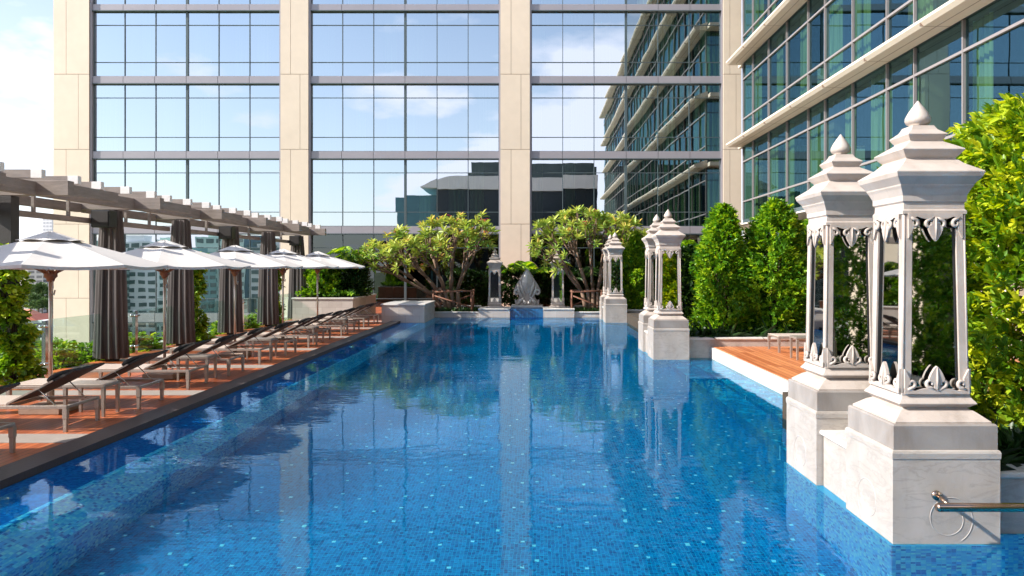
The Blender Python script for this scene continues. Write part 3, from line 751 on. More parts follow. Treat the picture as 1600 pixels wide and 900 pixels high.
for s in (-1, 1):
    m = MB()
    # swelling half leaf
    hl = [(0, 1.66), (.08, 1.55), (.18, 1.34), (.26, 1.12), (.27, .95), (.18, .72), (.0, .50)]
    n = len(hl); vs = [(fx+s*u, fy-.045, .44+v) for u, v in hl]+[(fx+s*.005, fy-.30, .44+1.05)]
    m.add(vs, [((i, i+1, n) if s > 0 else (i+1, i, n)) for i in range(n-1)])
    for k, (x0, z0, x1, z1) in enumerate([(.33, 1.12, .10, .40), (.44, .92, .22, .30), (.10, .40, .45, .02), (.2, .30, .02, .02)]):
        m.tube([(fx+s*x0, fy-.05, .44+z0), (fx+s*(x0+x1)/2*1.15, fy-.11, .44+(z0+z1)/2), (fx+s*x1, fy-.05, .44+z1)], [.025, .07, .03], 8)
    pts = []
    for i in range(24):
        a = math.pi*.6-i/23*math.pi*2.0; r = .13*(1-i/23*.65); pts.append((fx+s*(.47+r*math.cos(a)), fy-.06, .44+.60+r*math.sin(a)))
    m.tube(pts, [.05-.001*i for i in range(24)], 8)
    build('leaf_scroll', m, coping, root)  # paler stone than the body: lit relief and shaded grooves put into colour

# ================================================================== HANDRAIL
root = thing('handrail', (3.7, 5.5, .35), 'polished steel handrail crossing the front of the nearest pedestal', 'handrail')
m = MB(); m.tube([(3.10, 5.52, .353), (3.115, 5.52, .353), (6.2, 5.52, .353)], [.026, .034, .034], 20); build('rail', m, bronze, root)
for x in (3.20, 5.2):
    m = MB(); m.tube([(x, 5.52, .365), (x, 5.62, .385), (x, (5.70 if x < 3.7 else 5.93), .39)], .016, 10); m.tube([(x, (5.685 if x < 3.7 else 5.915), .39), (x, (5.702 if x < 3.7 else 5.932), .39)], .038, 16); build('bracket', m, bronze, root)

# ================================================================== PERGOLA
py0 = 13.6; step = 3.33
root = thing('pergola', (-10, 20, 0), 'long grey timber pergola with stepped beams over the sun deck', 'pergola')
posts = [py0-step*2, py0-step]+[py0+step*k for k in range(6)]
PXp = -9.95
for y in posts:
    m = MB(); m.bbox(PXp-.11, PXp+.11, y-.11, y+.11, 0, 3.55, .006); build('post', m, darkpost, root)
    m = MB(); m.bbox(-10.9, -8.78, y-.09, y+.09, 3.56, 3.84, .006); build('cross_beam', m, pergm, root)
for i, y in enumerate(posts[:-1]):
    m = MB(); m.bbox(-9.50, -9.38, y+.09, y+step-.09, 3.56, 3.82, .006); m.bbox(-9.18, -9.08, y+.0+.091, y+step*.62, 3.62, 3.83, .006); build('long_beam', m, pergm, root)
    m = MB(); m.bbox(-10.75, -10.63, y+.09, y+step-.09, 3.50, 3.70, .006); m.bbox(-10.3, -10.22, y+.12, y+step-.12, 3.22, 3.34, .004)
    for q in (.33, .66): m.box(-10.29, -10.23, y+step*q-.03, y+step*q+.03, 3.341, 3.75)
    build('back_beam', m, pergm, root)
y = posts[0]-.4; ri = 0
while y < posts[-1]+.7:
    xe = -9.02+.06*((ri % 3)-1)
    m = MB(); m.bbox(-11.2, xe-.2, y-.055, y+.055, 3.845, 4.0, .004)
    o = build('rafter', m, pergm, root)
    m = MB(); m.bbox(xe-.2, xe, y-.057, y+.057, 3.843, 4.002, .004); build('rafter_end', m, perglight, o)
    y += .95; ri += 1
# drapes tied beside posts
def drape_mesh(cx, cy, rng):
    mb = MB(); rows = 14; n = 96; vs = []
    for j in range(rows+1):
        u = j/rows; z = 3.5-u*3.46
        rx = .20+.17*u**1.1+.02*math.sin(u*5); ry = .15+.08*u
        for k in range(n):
            a = 2*math.pi*k/n; f = 1+.17*math.sin(a*13+.6*math.sin(u*3))+.07*math.sin(a*7+1.3+u)
            vs.append((cx+rx*f*math.cos(a), cy+ry*f*math.sin(a), z))
    fs = [(j*n+k, (j+1)*n+k, (j+1)*n+(k+1) % n, j*n+(k+1) % n) for j in range(rows) for k in range(n)]
    mb.add(vs, fs, 0, True); return mb
names = ['first', 'second', 'third', 'fourth', 'fifth', 'sixth']
for i, y in enumerate(posts[2:]):
    cx = PXp-.02; o = build('curtain', drape_mesh(0, 0, None), drape); o.location = (cx, y, .03)
    if i == 0: o.scale = (.42, .42, 1)
    tag(o, f'gathered charcoal outdoor curtain wrapping the {names[i]} visible pergola post from the left', 'curtain', 'dark curtains on the pergola posts')
for i, y in enumerate([posts[3], posts[5], posts[7]]):
    r = thing('loudspeaker', (PXp+.3, y-.2, 3.3), ['black box loudspeaker under the pergola beam, largest and leftmost', 'black box loudspeaker under the pergola beam, middle of three', 'black box loudspeaker under the pergola, farthest and smallest'][i], 'loudspeaker', 'loudspeakers on the pergola posts')
    m = MB(); m.bbox(PXp-.2, PXp+.22, y-.50, y-.2, 3.12, 3.52, .015); build('cabinet', m, blackm, r)
    m = MB(); m.bbox(PXp-.17, PXp+.19, y-.512, y-.501, 3.15, 3.49, .004); build('grille', m, darkpost, r)
    m = MB(); m.box(PXp-.04, PXp+.04, y-.2, y-.11, 3.25, 3.45); build('bracket', m, steel, r)

# balustrade
ub = [14.9+3.35*k for k in range(-2, 6)]
root = thing('glass_balustrade', (-10.15, 20, 0), 'clear glass balustrade with steel clamp posts along the deck edge', 'balustrade')
for y in ub:
    m = MB(); m.bbox(-10.19, -10.11, y-.06, y+.06, 0, 1.10, .01)
    for z in (.2, .98): m.tube([(-10.20, y-.10, z), (-10.20, y+.10, z)], .035, 10); m.tube([(-10.1, y-.10, z), (-10.1, y+.10, z)], .03, 10)
    build('post', m, chrome, root)
for a_, b_ in zip(ub[:-1], ub[1:]):
    for (s0, s1) in ((a_+.1, (a_+b_)/2-.02), ((a_+b_)/2+.02, b_-.1)):
        m = MB(); m.box(-10.158, -10.146, s0, s1, .06, 1.12); build('glass_panel', m, railglass, root)
m = MB(); m.box(-11.35, -11.05, 2, 39.6, -1.2, -.02); m.box(-11.05, -10.3, 2, 39.6, -1.2, -.35)
tag(build('parapet', m, coping), 'pale stone parapet ledge outside the glass balustrade', 'parapet')

# ================================================================== UMBRELLAS
def umbrella():
    r = thing('patio_umbrella', (0, 0, 0), 'x', 'umbrella', 'cream parasols over the loungers')
    m = MB(); Rr = 1.6; N = 8; rows = 8; sub = 6; vs = []
    nn = N*sub
    for j in range(rows+1):
        u = .12+.88*j/rows
        for k in range(nn):
            a = 2*math.pi*(k/nn)+math.pi/8; fr = (k % sub)/sub
            cosf = math.cos(math.pi/N)/math.cos((fr-.5)*2*math.pi/N)
            sag = -.035*math.sin(math.pi*fr)*u
            rad = Rr*u*(cosf if True else 1)
            vs.append((rad*math.cos(a), rad*math.sin(a), 2.70-.46*u**1.05+sag-(0.0)))
    # short valance
    for k in range(nn): x, y_, z = vs[rows*nn+k]; vs.append((x*1.003, y_*1.003, z-.045))
    fs = [(j*nn+k, (j+1)*nn+k, (j+1)*nn+(k+1) % nn, j*nn+(k+1) % nn) for j in range(rows+1) for k in range(nn)]
    m.add(vs, fs, 0, False); build('canopy', m, canvas, r)
    m = MB(); vs = []
    for j in range(5):
        u = j/4
        for k in range(nn):
            a = 2*math.pi*(k/nn)+math.pi/8; fr = (k % sub)/sub; rad = .02+.42*u
            vs.append((rad*math.cos(a), rad*math.sin(a), 2.755-.158*u**1.1+(-.015*math.sin(math.pi*fr) if j < 4 else .02*math.sin(math.pi*fr))))
    fs = [(j*nn+k, (j+1)*nn+k, (j+1)*nn+(k+1) % nn, j*nn+(k+1) % nn) for j in range(4) for k in range(nn)]
    m.add(vs, fs); build('vent_cap', m, canvas, r)
    m = MB(); m.tube([(0, 0, .08), (0, 0, 2.6)], .028, 14); build('pole', m, polem, r)
    for k in range(8):
        a = 2*math.pi*k/8+math.pi/8; m = MB()
        m.bar((.05*math.cos(a), .05*math.sin(a), 2.60), (1.57*math.cos(a), 1.57*math.sin(a), 2.215), .02, .03); build('rib', m, wood, r)
        m = MB(); m.bar((.05*math.cos(a), .05*math.sin(a), 2.10), (.62*math.cos(a), .62*math.sin(a), 2.43), .018, .025); build('strut', m, wood, r)
    m = MB(); m.lathe([(.03, 1.98), (.05, 1.99), (.06, 2.03), (.09, 2.06), (.09, 2.13), (.05, 2.15)], (0, 0), 12); build('hub', m, wood, r)
    m = MB(); m.tube([(.05, -.03, 2.0), (.06, -.04, 1.9), (.05, -.05, 1.82), (.07, -.03, 1.78), (.08, -.02, 1.86)], .012, 6); build('rope', m, canvas, r)
    m = MB(); m.bbox(-.30, .30, -.27, .27, 0, .11, .012); m.lathe([(.05, .11), (.05, .32), (.04, .34)], (0, 0), 12); build('base', m, slabm, r)
    return r
U = umbrella(); upos = [(-7.38, 10.95+3.38*k) for k in range(5)]
ulab = ['largest cream parasol, nearest to the camera on the left', 'second cream parasol from the left, over the lounger row', 'third cream parasol, middle of the row', 'fourth cream parasol, second from the planter', 'farthest and smallest cream parasol beside the raised planter']
for i, (x, y) in enumerate(upos):
    if i == 0: U.location = (x, y, 0); U['label'] = ulab[0]
    else: dup(U, (x, y, 0), ulab[i])
dup(U, (-7.7, 7.55, 0), 'cream parasol cropped by the left edge, its canopy tip just showing')

# ================================================================== LOUNGERS
def lounger():
    r = thing('sun_lounger', (0, 0, 0), 'x', 'sun lounger', 'sun loungers in the row along the pool')
    W2 = .355; m = MB()
    for s in (-1, 1): m.bbox(-1.02, 1.03, s*W2-.02, s*W2+.02, .31, .355, .004)
    for x in (-1.0, .2, 1.01): m.bbox(x-.02, x+.02, -W2+.02, W2-.02, .312, .35, .004)
    build('frame', m, framem, r)
    for x in (-1.0, 1.01):
        for s in (-1, 1):
            m = MB(); m.sqlathe([(.021, 0), (.024, .18), (.024, .1805), (.029, .185), (.029, .312)], (x, s*W2)); build('leg', m, framem, r)
    m = MB(); m.bbox(-.99, .20, -W2+.022, W2-.022, .357, .372, .004); m.bbox(-1.03, -.99, -W2-.0, W2+.0, .356, .369, .004); build('seat', m, slingm, r)
    # reclined back
    p0 = Vector((.22, 0, .375)); p1 = Vector((1.10, 0, .82)); d = (p1-p0).normalized(); nrm = Vector((-d.z, 0, d.x))
    m = MB(); segs = 8; vs = []
    for i in range(segs+1):
        c = p0+(p1-p0)*i/segs-nrm*.02*math.sin(math.pi*i/segs)
        for s, o in ((-1, 0), (1, 0), (1, .018), (-1, .018)): q = c+nrm*o; vs.append((q.x, s*(W2-.03), q.z))
    fs = [(0, 1, 2, 3), tuple(4*segs+k for k in (3, 2, 1, 0))]+[(4*i+k, 4*(i+1)+k, 4*(i+1)+(k+1) % 4, 4*i+(k+1) % 4) for i in range(segs) for k in range(4)]
    m.add(vs, fs); bk = build('backrest', m, blacksling, r)
    for s in (-1, 1):
        m = MB(); m.bar((p0.x, s*(W2-.012), p0.z), (p0.x+(p1.x-p0.x)*.70, s*(W2-.012), p0.z+(p1.z-p0.z)*.70), .02, .022); build('back_rail', m, framem, bk)
    m = MB(); m.bar(p0+d*.66, p1+d*.02, 2*(W2-.02), .03); 
    build('headrest_sleeve', m, blacksling, bk)
    m = MB(); c = p0+d*.66+nrm*.05; vs = []; n = 16
    for j in range(9):
        w = -.3+.6*j/8; sc = math.sqrt(max(0.05, 1-(abs(w)/.32)**4))
        for k in range(n):
            a = 2*math.pi*k/n; q = c+d*.15*math.cos(a)*sc+nrm*.055*math.sin(a)*sc; vs.append((q.x, w, q.z))
    m.add(vs, [tuple(range(n)), tuple(8*n+k for k in range(n-1, -1, -1))]+[(j*n+k, (j+1)*n+k, (j+1)*n+(k+1) % n, j*n+(k+1) % n) for j in range(8) for k in range(n)], 0, True)
    build('pillow', m, blacksling, r)
    for s in (-1, 1):
        q = p0+d*.45; m = MB(); m.tube([(q.x, s*(W2-.03), q.z), (.86, s*(W2-.03), .34)], .008, 6); build('strut', m, steel, r)
    m = MB(); m.tube([(p0.x+.05, -.33, .36)]+[(p0.x+.12+.2*math.sin(k/8*math.pi), -.3+.6*k/8, .31) for k in range(9)]+[(p0.x+.05, .33, .36)], .009, 6); build('back_stop', m, framem, r)
    return r
LG = lounger(); lys = []
for k in range(-1, 6):
    for y in (9.93+3.35*k, 11.52+3.35*k): lys.append(y)
lys = [y for y in lys if 6 < y < 29]
ordn = ['nearest', 'second', 'third', 'fourth', 'fifth', 'sixth', 'seventh', 'eighth', 'ninth', 'tenth', 'eleventh', 'twelfth', 'thirteenth', 'fourteenth']
for i, y in enumerate(lys):
    lb = f'black backed sun lounger beside the pool, {ordn[i]} in the left row counted from the camera'
    rz = R(random.uniform(-1.2, 1.2)); x = -7.22+random.uniform(-.05, .05)
    if i == 0: LG.location = (x, y, 0); LG['label'] = lb; LG.rotation_euler = (0, 0, rz)
    else: dup(LG, (x, y, 0), lb, rz)
dup(LG, (6.55, 16.55, .278), 'sun lounger on the raised timber platform beside the hedge', group='sun loungers on the timber platform')
dup(LG, (6.6, 13.3, .278), 'sun lounger on the timber platform seen through the nearest lantern', group='sun loungers on the timber platform')
def side_table(h=.48, w=.62, d=.42):
    r = thing('side_table', (0, 0, 0), 'x', 'side table', 'low side tables between the loungers')
    m = MB(); m.bbox(-w/2, w/2, -d/2, d/2, h-.05, h, .006); build('table_top', m, framem, r)
    for sx in (-1, 1):
        for sy in (-1, 1):
            m = MB(); m.sqlathe([(.018, 0), (.025, h-.05)], (sx*(w/2-.03), sy*(d/2-.03))); build('leg', m, framem, r)
    return r
T = side_table()
for i in range(6):
    y = 10.72+3.35*(i-1)+.02; lb = f'low steel side table between loungers, {ordn[i]} from the camera'
    if i == 0: T.location = (-6.62, y, 0); T['label'] = lb
    else: dup(T, (-6.62, y, 0), lb)
dup(T, (5.75, 15.05, .278), 'small side table in front of the lounger on the timber platform')

# ================================================================== PLANTS
def col_shape(H, Rm, p=2.2):
    def f(u, th):
        z = u*H; r = Rm*np.clip(1-(u**p)*.78, .05, 1)*(.86+.14*np.sin(u*9+th)); r = np.where(u > .97, r*.6, r); return r, z
    return f
H1 = blob_shrub('hedge_column', (5.0, 19.0, .38), col_shape(3.45, .86, 2.3), 2100, 9, .12, .055, L_hedge, 'tapering leafy green hedge column right of the middle lanterns, left of three', 'shrub', 'leafy hedge columns behind the marble wall')
H2 = blob_shrub('hedge_column', (6.35, 18.9, .38), col_shape(3.55, .95, 4.0), 2300, 9, .12, .055, L_hedge, 'broad bright green hedge column, second one right of the middle lanterns', 'shrub', 'leafy hedge columns behind the marble wall')
dup(H1, (7.85, 19.6, .38), 'third hedge column, partly hidden behind the second nearest lantern', 1.9, (1.15, 1.15, .94))
dup(H1, (4.35, 31.5, .38), 'yellow green hedge column between the far and middle lantern pairs', .8, (1.0, 1.0, .98))
dup(H1, (5.6, 26, .38), 'darker hedge column far behind the middle lantern pair', 2.0, (1.0, 1.0, .8))
H3 = blob_shrub('hedge_column', (6.15, 12.2, .28), col_shape(3.0, .95, 3.0), 2000, 9, .13, .058, L_hedge, 'dense hedge behind the second lantern standing at the near end of the platform', 'shrub')
def big(u, th):
    z = u*3.75; r = 1.75*np.clip(1-(u**3)*.62, .05, 1); return r, z
big1 = blob_shrub('large_shrub', (5.95, 8.05, .32), big, 5600, 10, .125, .052, L_near, 'large bright yellow green shrub at the right edge behind the nearest lantern', 'shrub', density=.5)
# dark background hedge at the pool end
def slab_hedge(name, x0, x1, y0, y1, z0, z1, n, L, Wd, mat, label, face=-1):
    root = thing(name, ((x0+x1)/2, (y0+y1)/2, z0), label, 'hedge')
    C = np.stack([RNG.uniform(x0, x1, n), np.where(RNG.random(n) < .6, y0+RNG.exponential(.12, n), RNG.uniform(y0, y1, n)), RNG.uniform(z0, z1, n)+0], 1)
    C[:, 2] += .1*np.sin(C[:, 0]*3.1)
    if face > 0: C[:, 1] = y0+y1-C[:, 1]
    Dr = np.stack([RNG.normal(0, .5, n), np.ones(n)*.7*face, RNG.normal(.6, .4, n)], 1); Dr /= np.linalg.norm(Dr, axis=1, keepdims=True)
    P, D = twigs(C, Dr, 8, L); tw = np.repeat(RNG.beta(1.4, 2.5, n), 8)*.8+RNG.random(n*8)*.25
    leaf_mesh('foliage', P, D, L*(.7+.6*RNG.random(len(P))), Wd, tw, mat, root)
    m = MB()
    for k in range(int((x1-x0)/.5)): xx = x0+.25+k*.5; m.tube([(xx, (y0+y1)/2, z0-.3), (xx+.05, (y0+y1)/2, z1-.2)], [.03, .01], 5)
    build('stem', m, darkbark, root)
slab_hedge('clipped_hedge', -4.2, 3.6, 34.6, 35.8, .35, 2.05, 2400, .15, .07, L_dark, 'dark clipped hedge running behind the leaf sculpture')
slab_hedge('clipped_hedge', 3.6, 10.2, 33.8, 35.4, .35, 2.6, 1500, .16, .07, L_hedge, 'green hedge under the canopy to the right of the frangipani')
slab_hedge('clipped_hedge', 3.9, 10.1, 20.8, 21.6, .35, 2.7, 2000, .16, .07, L_dark, 'dark hedge backdrop behind the row of hedge columns')

def rear_hedge():
    slab_hedge('clipped_hedge', 2.6, 13.0, -6.4, -5.0, .0, 4.6, 5200, .15, .07, L_hedge, 'tall hedge behind the viewer, seen mirrored in the lantern glass', 1)
rear_hedge()
# palms / broad plants
def frond(P, D, base, ang, L, lift, nl=16, ll=.42, w=.035):
    mb_pts = []; b = Vector(base); h = Vector((math.cos(ang), math.sin(ang), 0))
    for i in range(nl*2):
        u = i/(nl*2-1); p = b+h*L*u+Vector((0, 0, lift*math.sin(u*2.2)*L)); mb_pts.append(p)
        if u > .15:
            for s in (-1, 1):
                side = Vector((-h.y, h.x, 0))*s; dd = side*.8+h*.6+Vector((0, 0, -.15)); P.append(tuple(p)); D.append(tuple(dd))
    return mb_pts
def palm(name, loc, nf, L, label, mat, trunk=.8, cat='palm', group=None, ll=.42, lw=.05):
    root = thing(name, loc, label, cat, group); P = []; D = []; st = MB()
    for k in range(nf):
        a = k*2.4+random.random()*.4; l = L*random.uniform(.75, 1.1); pts = frond(P, D, (loc[0], loc[1], loc[2]+trunk), a, l*.75, random.uniform(.35, .8))
        st.tube(pts[::4]+[pts[-1]], .012, 5)
    leaf_mesh('fronds', P, D, ll*(.7+.5*RNG.random(len(P))), lw, RNG.random(len(P)), mat, root, .25)
    st.tube([(loc[0], loc[1], loc[2]-.1), (loc[0], loc[1], loc[2]+trunk)], [.07, .05], 8); build('trunk', st, darkbark, root)
    return root
gp = 'palms and broad leaved plants around the pool end'
palm('areca_palm', (-8.6, 31.0, .95), 14, 1.5, 'feathery palm at the front of the raised planter', L_hedge, 1.0, group=gp)
palm('areca_palm', (-8.0, 32.4, .95), 14, 1.5, 'feathery palm at the back right of the raised planter', L_hedge, 1.3, group=gp)
palm('areca_palm', (.55, 35.2, .4), 12, 1.5, 'bright palm fronds rising just right of the leaf sculpture', L_hedge, 1.2, group=gp)
palm('areca_palm', (-1.1, 35.3, .4), 12, 1.3, 'palm fronds rising left of the leaf sculpture', L_hedge, 1.4, group=gp)
palm('areca_palm', (2.2, 34.9, .4), 12, 1.5, 'palm behind the right frangipani trunk', L_dark, 1.0, group=gp)
def pl_shape(u, th): return .85*np.clip(1-.5*u**3, 0, 1), u*1.55
blob_shrub('broadleaf_shrub', (-9.1, 30.7, .95), pl_shape, 600, 9, .16, .07, L_hedge, 'bushy green shrub at the front left of the raised planter', 'shrub', 'shrubs in the raised planter')
blob_shrub('broadleaf_shrub', (-8.2, 31.6, .95), pl_shape, 500, 9, .18, .08, L_dark, 'dark bushy shrub at the middle of the raised planter', 'shrub', 'shrubs in the raised planter')
# spiky grass clumps
def grass_clump(name, loc, n, L, label, spreadx=.2, w=.02, group=None):
    P = np.array(loc)+np.stack([RNG.normal(0, spreadx, n), RNG.normal(0, .08, n), np.zeros(n)], 1)
    D = np.stack([RNG.normal(0, .6, n), RNG.normal(-.15, .5, n), RNG.uniform(.4, 1.2, n)], 1)
    root = thing(name, loc, label, 'plant', group)
    leaf_mesh('blades', P, D, L*(.6+.6*RNG.random(n)), w, RNG.random(n)*.7, L_dark, root, .5)
gg = 'strap leaved clumps along the marble walls'
grass_clump('grass_clump', (4.2, 6.35, .42), 90, .42, 'dark strap leaved plant spilling over the coping at the right edge', .3, .022, gg)
grass_clump('grass_clump', (3.62, 6.9, .50), 16, .35, 'small dark strap leaved tuft between the two nearest pedestals', .06, .03, gg)
for i, x in enumerate((4.3, 4.9, 5.6, 6.4, 7.2)):
    grass_clump('grass_clump', (x, 17.85, .42), 30, .45, f'strap leaved tuft on the wall behind the platform, {ordn[i]} from the left', .2, .02, gg)
# ground cover in planters
def cover(x0, x1, y0, y1, z, n, mat, L=.14):
    P = np.stack([RNG.uniform(x0, x1, n), RNG.uniform(y0, y1, n), np.full(n, z)+RNG.uniform(0, .15, n)], 1); D = RNG.normal(0, .6, (n, 3)); D[:, 2] = np.abs(D[:, 2])+.4
    o = leaf_mesh('ground_cover', P, D, L, L*.5, RNG.random(n)*.7, mat); o['kind'] = 'stuff'; return o
cover(-4.5, -2.5, 31.85, 32.9, .17, 900, L_dark); cover(1.85, 4.5, 31.85, 32.9, .17, 900, L_dark)
cover(3.8, 10, 17.8, 20.5, .38, 3500, L_dark, .18); cover(3.8, 8.8, 6.3, 7.0, .41, 1200, L_dark, .18); cover(-10.9, -10.35, 6, 39, -.34, 5000, L_vine, .16)
cover(-9.9, -7.6, 29.8, 33.8, .97, 1200, L_hedge, .2)

# vines on posts
def vine(loc, H, Rr, n, label):
    root = thing('climbing_vine', loc, label, 'vine', 'climbing vines beside the pergola posts')
    z = RNG.random(n)*H; th = RNG.random(n)*2*np.pi
    cxx = .12*np.sin(z*2.1+loc[1]); rr = Rr*(.55+.45*np.sin(z*3.7+loc[1])**2)*(.5+.5*RNG.random(n))
    C = np.stack([loc[0]+cxx+rr*np.cos(th), loc[1]+rr*np.sin(th), loc[2]+z], 1)
    Dr = np.stack([np.cos(th), np.sin(th), RNG.normal(.1, .5, n)], 1); Dr /= np.linalg.norm(Dr, axis=1, keepdims=True)
    P, D = twigs(C, Dr, 6, .09, 1.2)
    leaf_mesh('foliage', P, D, .11*(.6+.7*RNG.random(len(P))), .085, np.repeat(RNG.beta(1.6, 1.6, n), 6), L_vine, root, .3)
    m = MB(); m.tube([(loc[0]+.12*math.sin(k*.2*2.1+loc[1]), loc[1]+.04*math.cos(k), loc[2]+k*.2) for k in range(int(H/.2)+1)], .012, 6); build('stem', m, darkbark, root)
vine((-9.85, 13.5, 0), 2.6, .42, 650, 'leafy vine at the left edge beside the first pergola post')
vine((-9.95, 20.95, 0), 2.6, .42, 600, 'bright vine climbing beside the third pergola post')
vine((-9.95, 27.45, 0), 2.5, .42, 500, 'bright vine near the fifth pergola post, behind the fourth parasol')
def lowbush(u, th): return .42*np.clip(1-.5*u**2, 0, 1), u*.75
LB = blob_shrub('leafy_bush', (-10.65, 16.0, -.2), lowbush, 160, 7, .13, .07, L_vine, 'low leafy bush outside the glass balustrade, nearest of the row', 'shrub', 'low bushes outside the glass balustrade')
for i, y in enumerate((17.3, 19.3, 22.1, 24.7, 26.0, 28.6)): dup(LB, (-10.65, y, -.25), f'low leafy bush outside the glass balustrade, {ordn[i+1]} from the camera', i*1.1, (1, 1.4, .8+.1*(i % 3)))

# frangipani -----------------------------------------------------------
def frangipani(loc, tips, label, stems=4, flowers=0, seed=3):
    root = thing('frangipani_tree', loc, label, 'tree', 'frangipani trees at the pool end'); rs = np.random.default_rng(seed)
    tips = np.array(tips); br = MB(); base = np.array(loc, float); endd = {}
    def rec(p, S_, depth, r, dprev):
        if len(S_) == 1:
            q = tips[S_[0]]; mid = (p+q)/2+np.array([0, 0, -.08*np.linalg.norm(q-p)])+rs.normal(0, .03, 3)
            br.tube([p, mid, q], [r, max(.016, r*.8), .017], 6); endd[S_[0]] = q-mid; return
        X = tips[S_]; c = X.mean(0); u_, s_, vt = np.linalg.svd(X-c); pr = (X-c)@vt[0]
        k = np.argsort(pr); cut = len(S_)//2+rs.integers(-max(1, len(S_)//6), max(2, len(S_)//6+1)); cut = min(max(1, cut), len(S_)-1)
        for part in ([S_[i] for i in k[:cut]], [S_[i] for i in k[cut:]]):
            cc = tips[part].mean(0)
            if len(part) == 1: rec(p, part, depth+1, r*.75, dprev); continue
            f = .36 if depth < 3 else .5
            q = p+(cc-p)*f+rs.normal(0, .05, 3); q[2] -= .04
            rr = max(.02, r*math.sqrt(len(part)/len(S_))*1.06)
            mid = (p+q)/2+dprev*.1+rs.normal(0, .02, 3)
            br.tube([p, mid, q], [r*.95, (r+rr)/2, rr], 7); rec(q, part, depth+1, rr, (q-p)/np.linalg.norm(q-p)*.5)
    # stems from the base
    X = tips; ang = np.argsort(X[:, 0]); chunks = np.array_split(ang, stems)
    for ci, ch in enumerate(chunks):
        cc = X[ch].mean(0); q = base+(cc-base)*.25+np.array([0, 0, .1]); b0 = base+np.array([.18*(ci-(stems-1)/2), rs.normal(0, .08), 0])
        br.tube([b0-np.array([0, 0, .1]), b0*.6+q*.4+rs.normal(0, .03, 3), q], [.12, .095, .085], 9); rec(q, list(ch), 0, .08, (q-b0)*.3)
    build('trunk', br, bark, root)
    P = []; D = []; T = []; L = []; fl = MB(); flist = rs.random(len(tips)) < flowers
    for i, q in enumerate(tips):
        e = endd.get(i, np.array([0, 0, 1.])); e = e/np.linalg.norm(e)+np.array([0, 0, .8]); e /= np.linalg.norm(e)
        n = rs.integers(11, 16); tone = rs.beta(2, 2); o1 = np.cross(e, [1, .2, 0]); o1 /= np.linalg.norm(o1); o2 = np.cross(e, o1)
        for k in range(n):
            a = k*2.4; el = .15+.9*k/n; dd = (o1*math.cos(a)+o2*math.sin(a))*math.cos(el)+e*math.sin(el)
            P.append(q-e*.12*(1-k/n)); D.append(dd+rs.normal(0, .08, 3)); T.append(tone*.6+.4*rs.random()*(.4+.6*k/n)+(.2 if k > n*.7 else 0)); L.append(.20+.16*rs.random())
        if flist[i]:
            for k in range(7):
                c = q+e*.12+rs.normal(0, .05, 3)
                for w in range(5):
                    a = w*1.256; v = c+np.array([math.cos(a), math.sin(a), .3])*.05; fl.add([c, c+(v-c)*.6+np.array([0, 0, .02]), v, c+(v-c)*.6-np.array([.02, .01, .0])], [(0, 1, 2, 3)])
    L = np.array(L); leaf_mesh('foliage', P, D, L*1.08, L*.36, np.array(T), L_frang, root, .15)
    if flowers: build('flowers', fl, flowerm, root)
def crown_pts(n, rs, X0, X1, topf, yc, yr, thick):
    out = []
    while len(out) < n:
        x = rs.uniform(X0, X1); y = rs.uniform(-1, 1); u = (x-X0)/(X1-X0)*2-1
        if u*u*.8+y*y > 1.0: continue
        z = topf(x)-.9*y*y-rs.random()**1.4*thick
        out.append((x, yc+y*yr, z))
    return out
rs = np.random.default_rng(5)
def px(x, d): return (x-834)*d/1120
def pz(y, d): return 2.2+(418-y)*d/1120
xs = [px(v, 32.5) for v in (556, 575, 600, 640, 680, 720, 755, 775)]; zt = [pz(v, 32.5) for v in (392, 376, 362, 350, 338, 331, 330, 350)]
tp = crown_pts(185, rs, xs[0]+.15, xs[-1]-.1, lambda x: float(np.interp(x, xs, zt))-.15, 32.3, 1.9, 1.25)
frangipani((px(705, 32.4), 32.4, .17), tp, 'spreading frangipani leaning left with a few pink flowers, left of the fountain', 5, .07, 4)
xs2 = [px(v, 32.5) for v in (826, 840, 870, 900, 940, 975, 1012)]; zt2 = [pz(v, 32.5) for v in (368, 345, 330, 323, 323, 333, 352)]
tp = crown_pts(150, rs, xs2[0]+.1, xs2[-1], lambda x: float(np.interp(x, xs2, zt2))-.12, 32.3, 1.7, 1.0)+[(px(v, 32), 31.6+.3*rs.random(), pz(w, 32)) for v, w in ((838, 398), (852, 410), (866, 424), (845, 385), (880, 400), (838, 370), (872, 415), (858, 395))]
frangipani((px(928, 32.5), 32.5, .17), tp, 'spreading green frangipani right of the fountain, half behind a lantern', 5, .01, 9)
# rustic timber bracing
def bracing(x0, x1, y0, y1, h, label):
    root = thing('timber_brace', ((x0+x1)/2, y0, .17), label, 'tree brace', 'timber braces around the frangipani trunks')
    cs = [(x0, y0), (x1, y0), (x1, y1), (x0, y1)]
    for i, (x, y) in enumerate(cs):
        m = MB(); m.tube([(x+random.uniform(-.06, .06), y, .12), (x, y, h*.6), (x+random.uniform(-.03, .03), y, h)], [.05, .045, .04], 8); build('stake', m, rusticwood, root)
    for i in range(4):
        a, b = cs[i], cs[(i+1) % 4]; m = MB(); m.tube([(a[0]-.05, a[1], h-.08), (b[0]+.05, b[1], h-.05)], .04, 8); build('rail', m, rusticwood, root)
        m = MB(); m.tube([(a[0], a[1], h*.35 if i % 2 else h*.8), (b[0], b[1], h*.8 if i % 2 else h*.35)], .032, 8); build('rail', m, rusticwood, root)
bracing(px(678, 32), px(737, 32), 31.9, 32.8, 1.2, 'reddish rustic timber brace around the left frangipani trunk')
bracing(px(893, 32), px(940, 32), 31.9, 32.8, 1.2, 'reddish rustic timber brace around the right frangipani trunk')

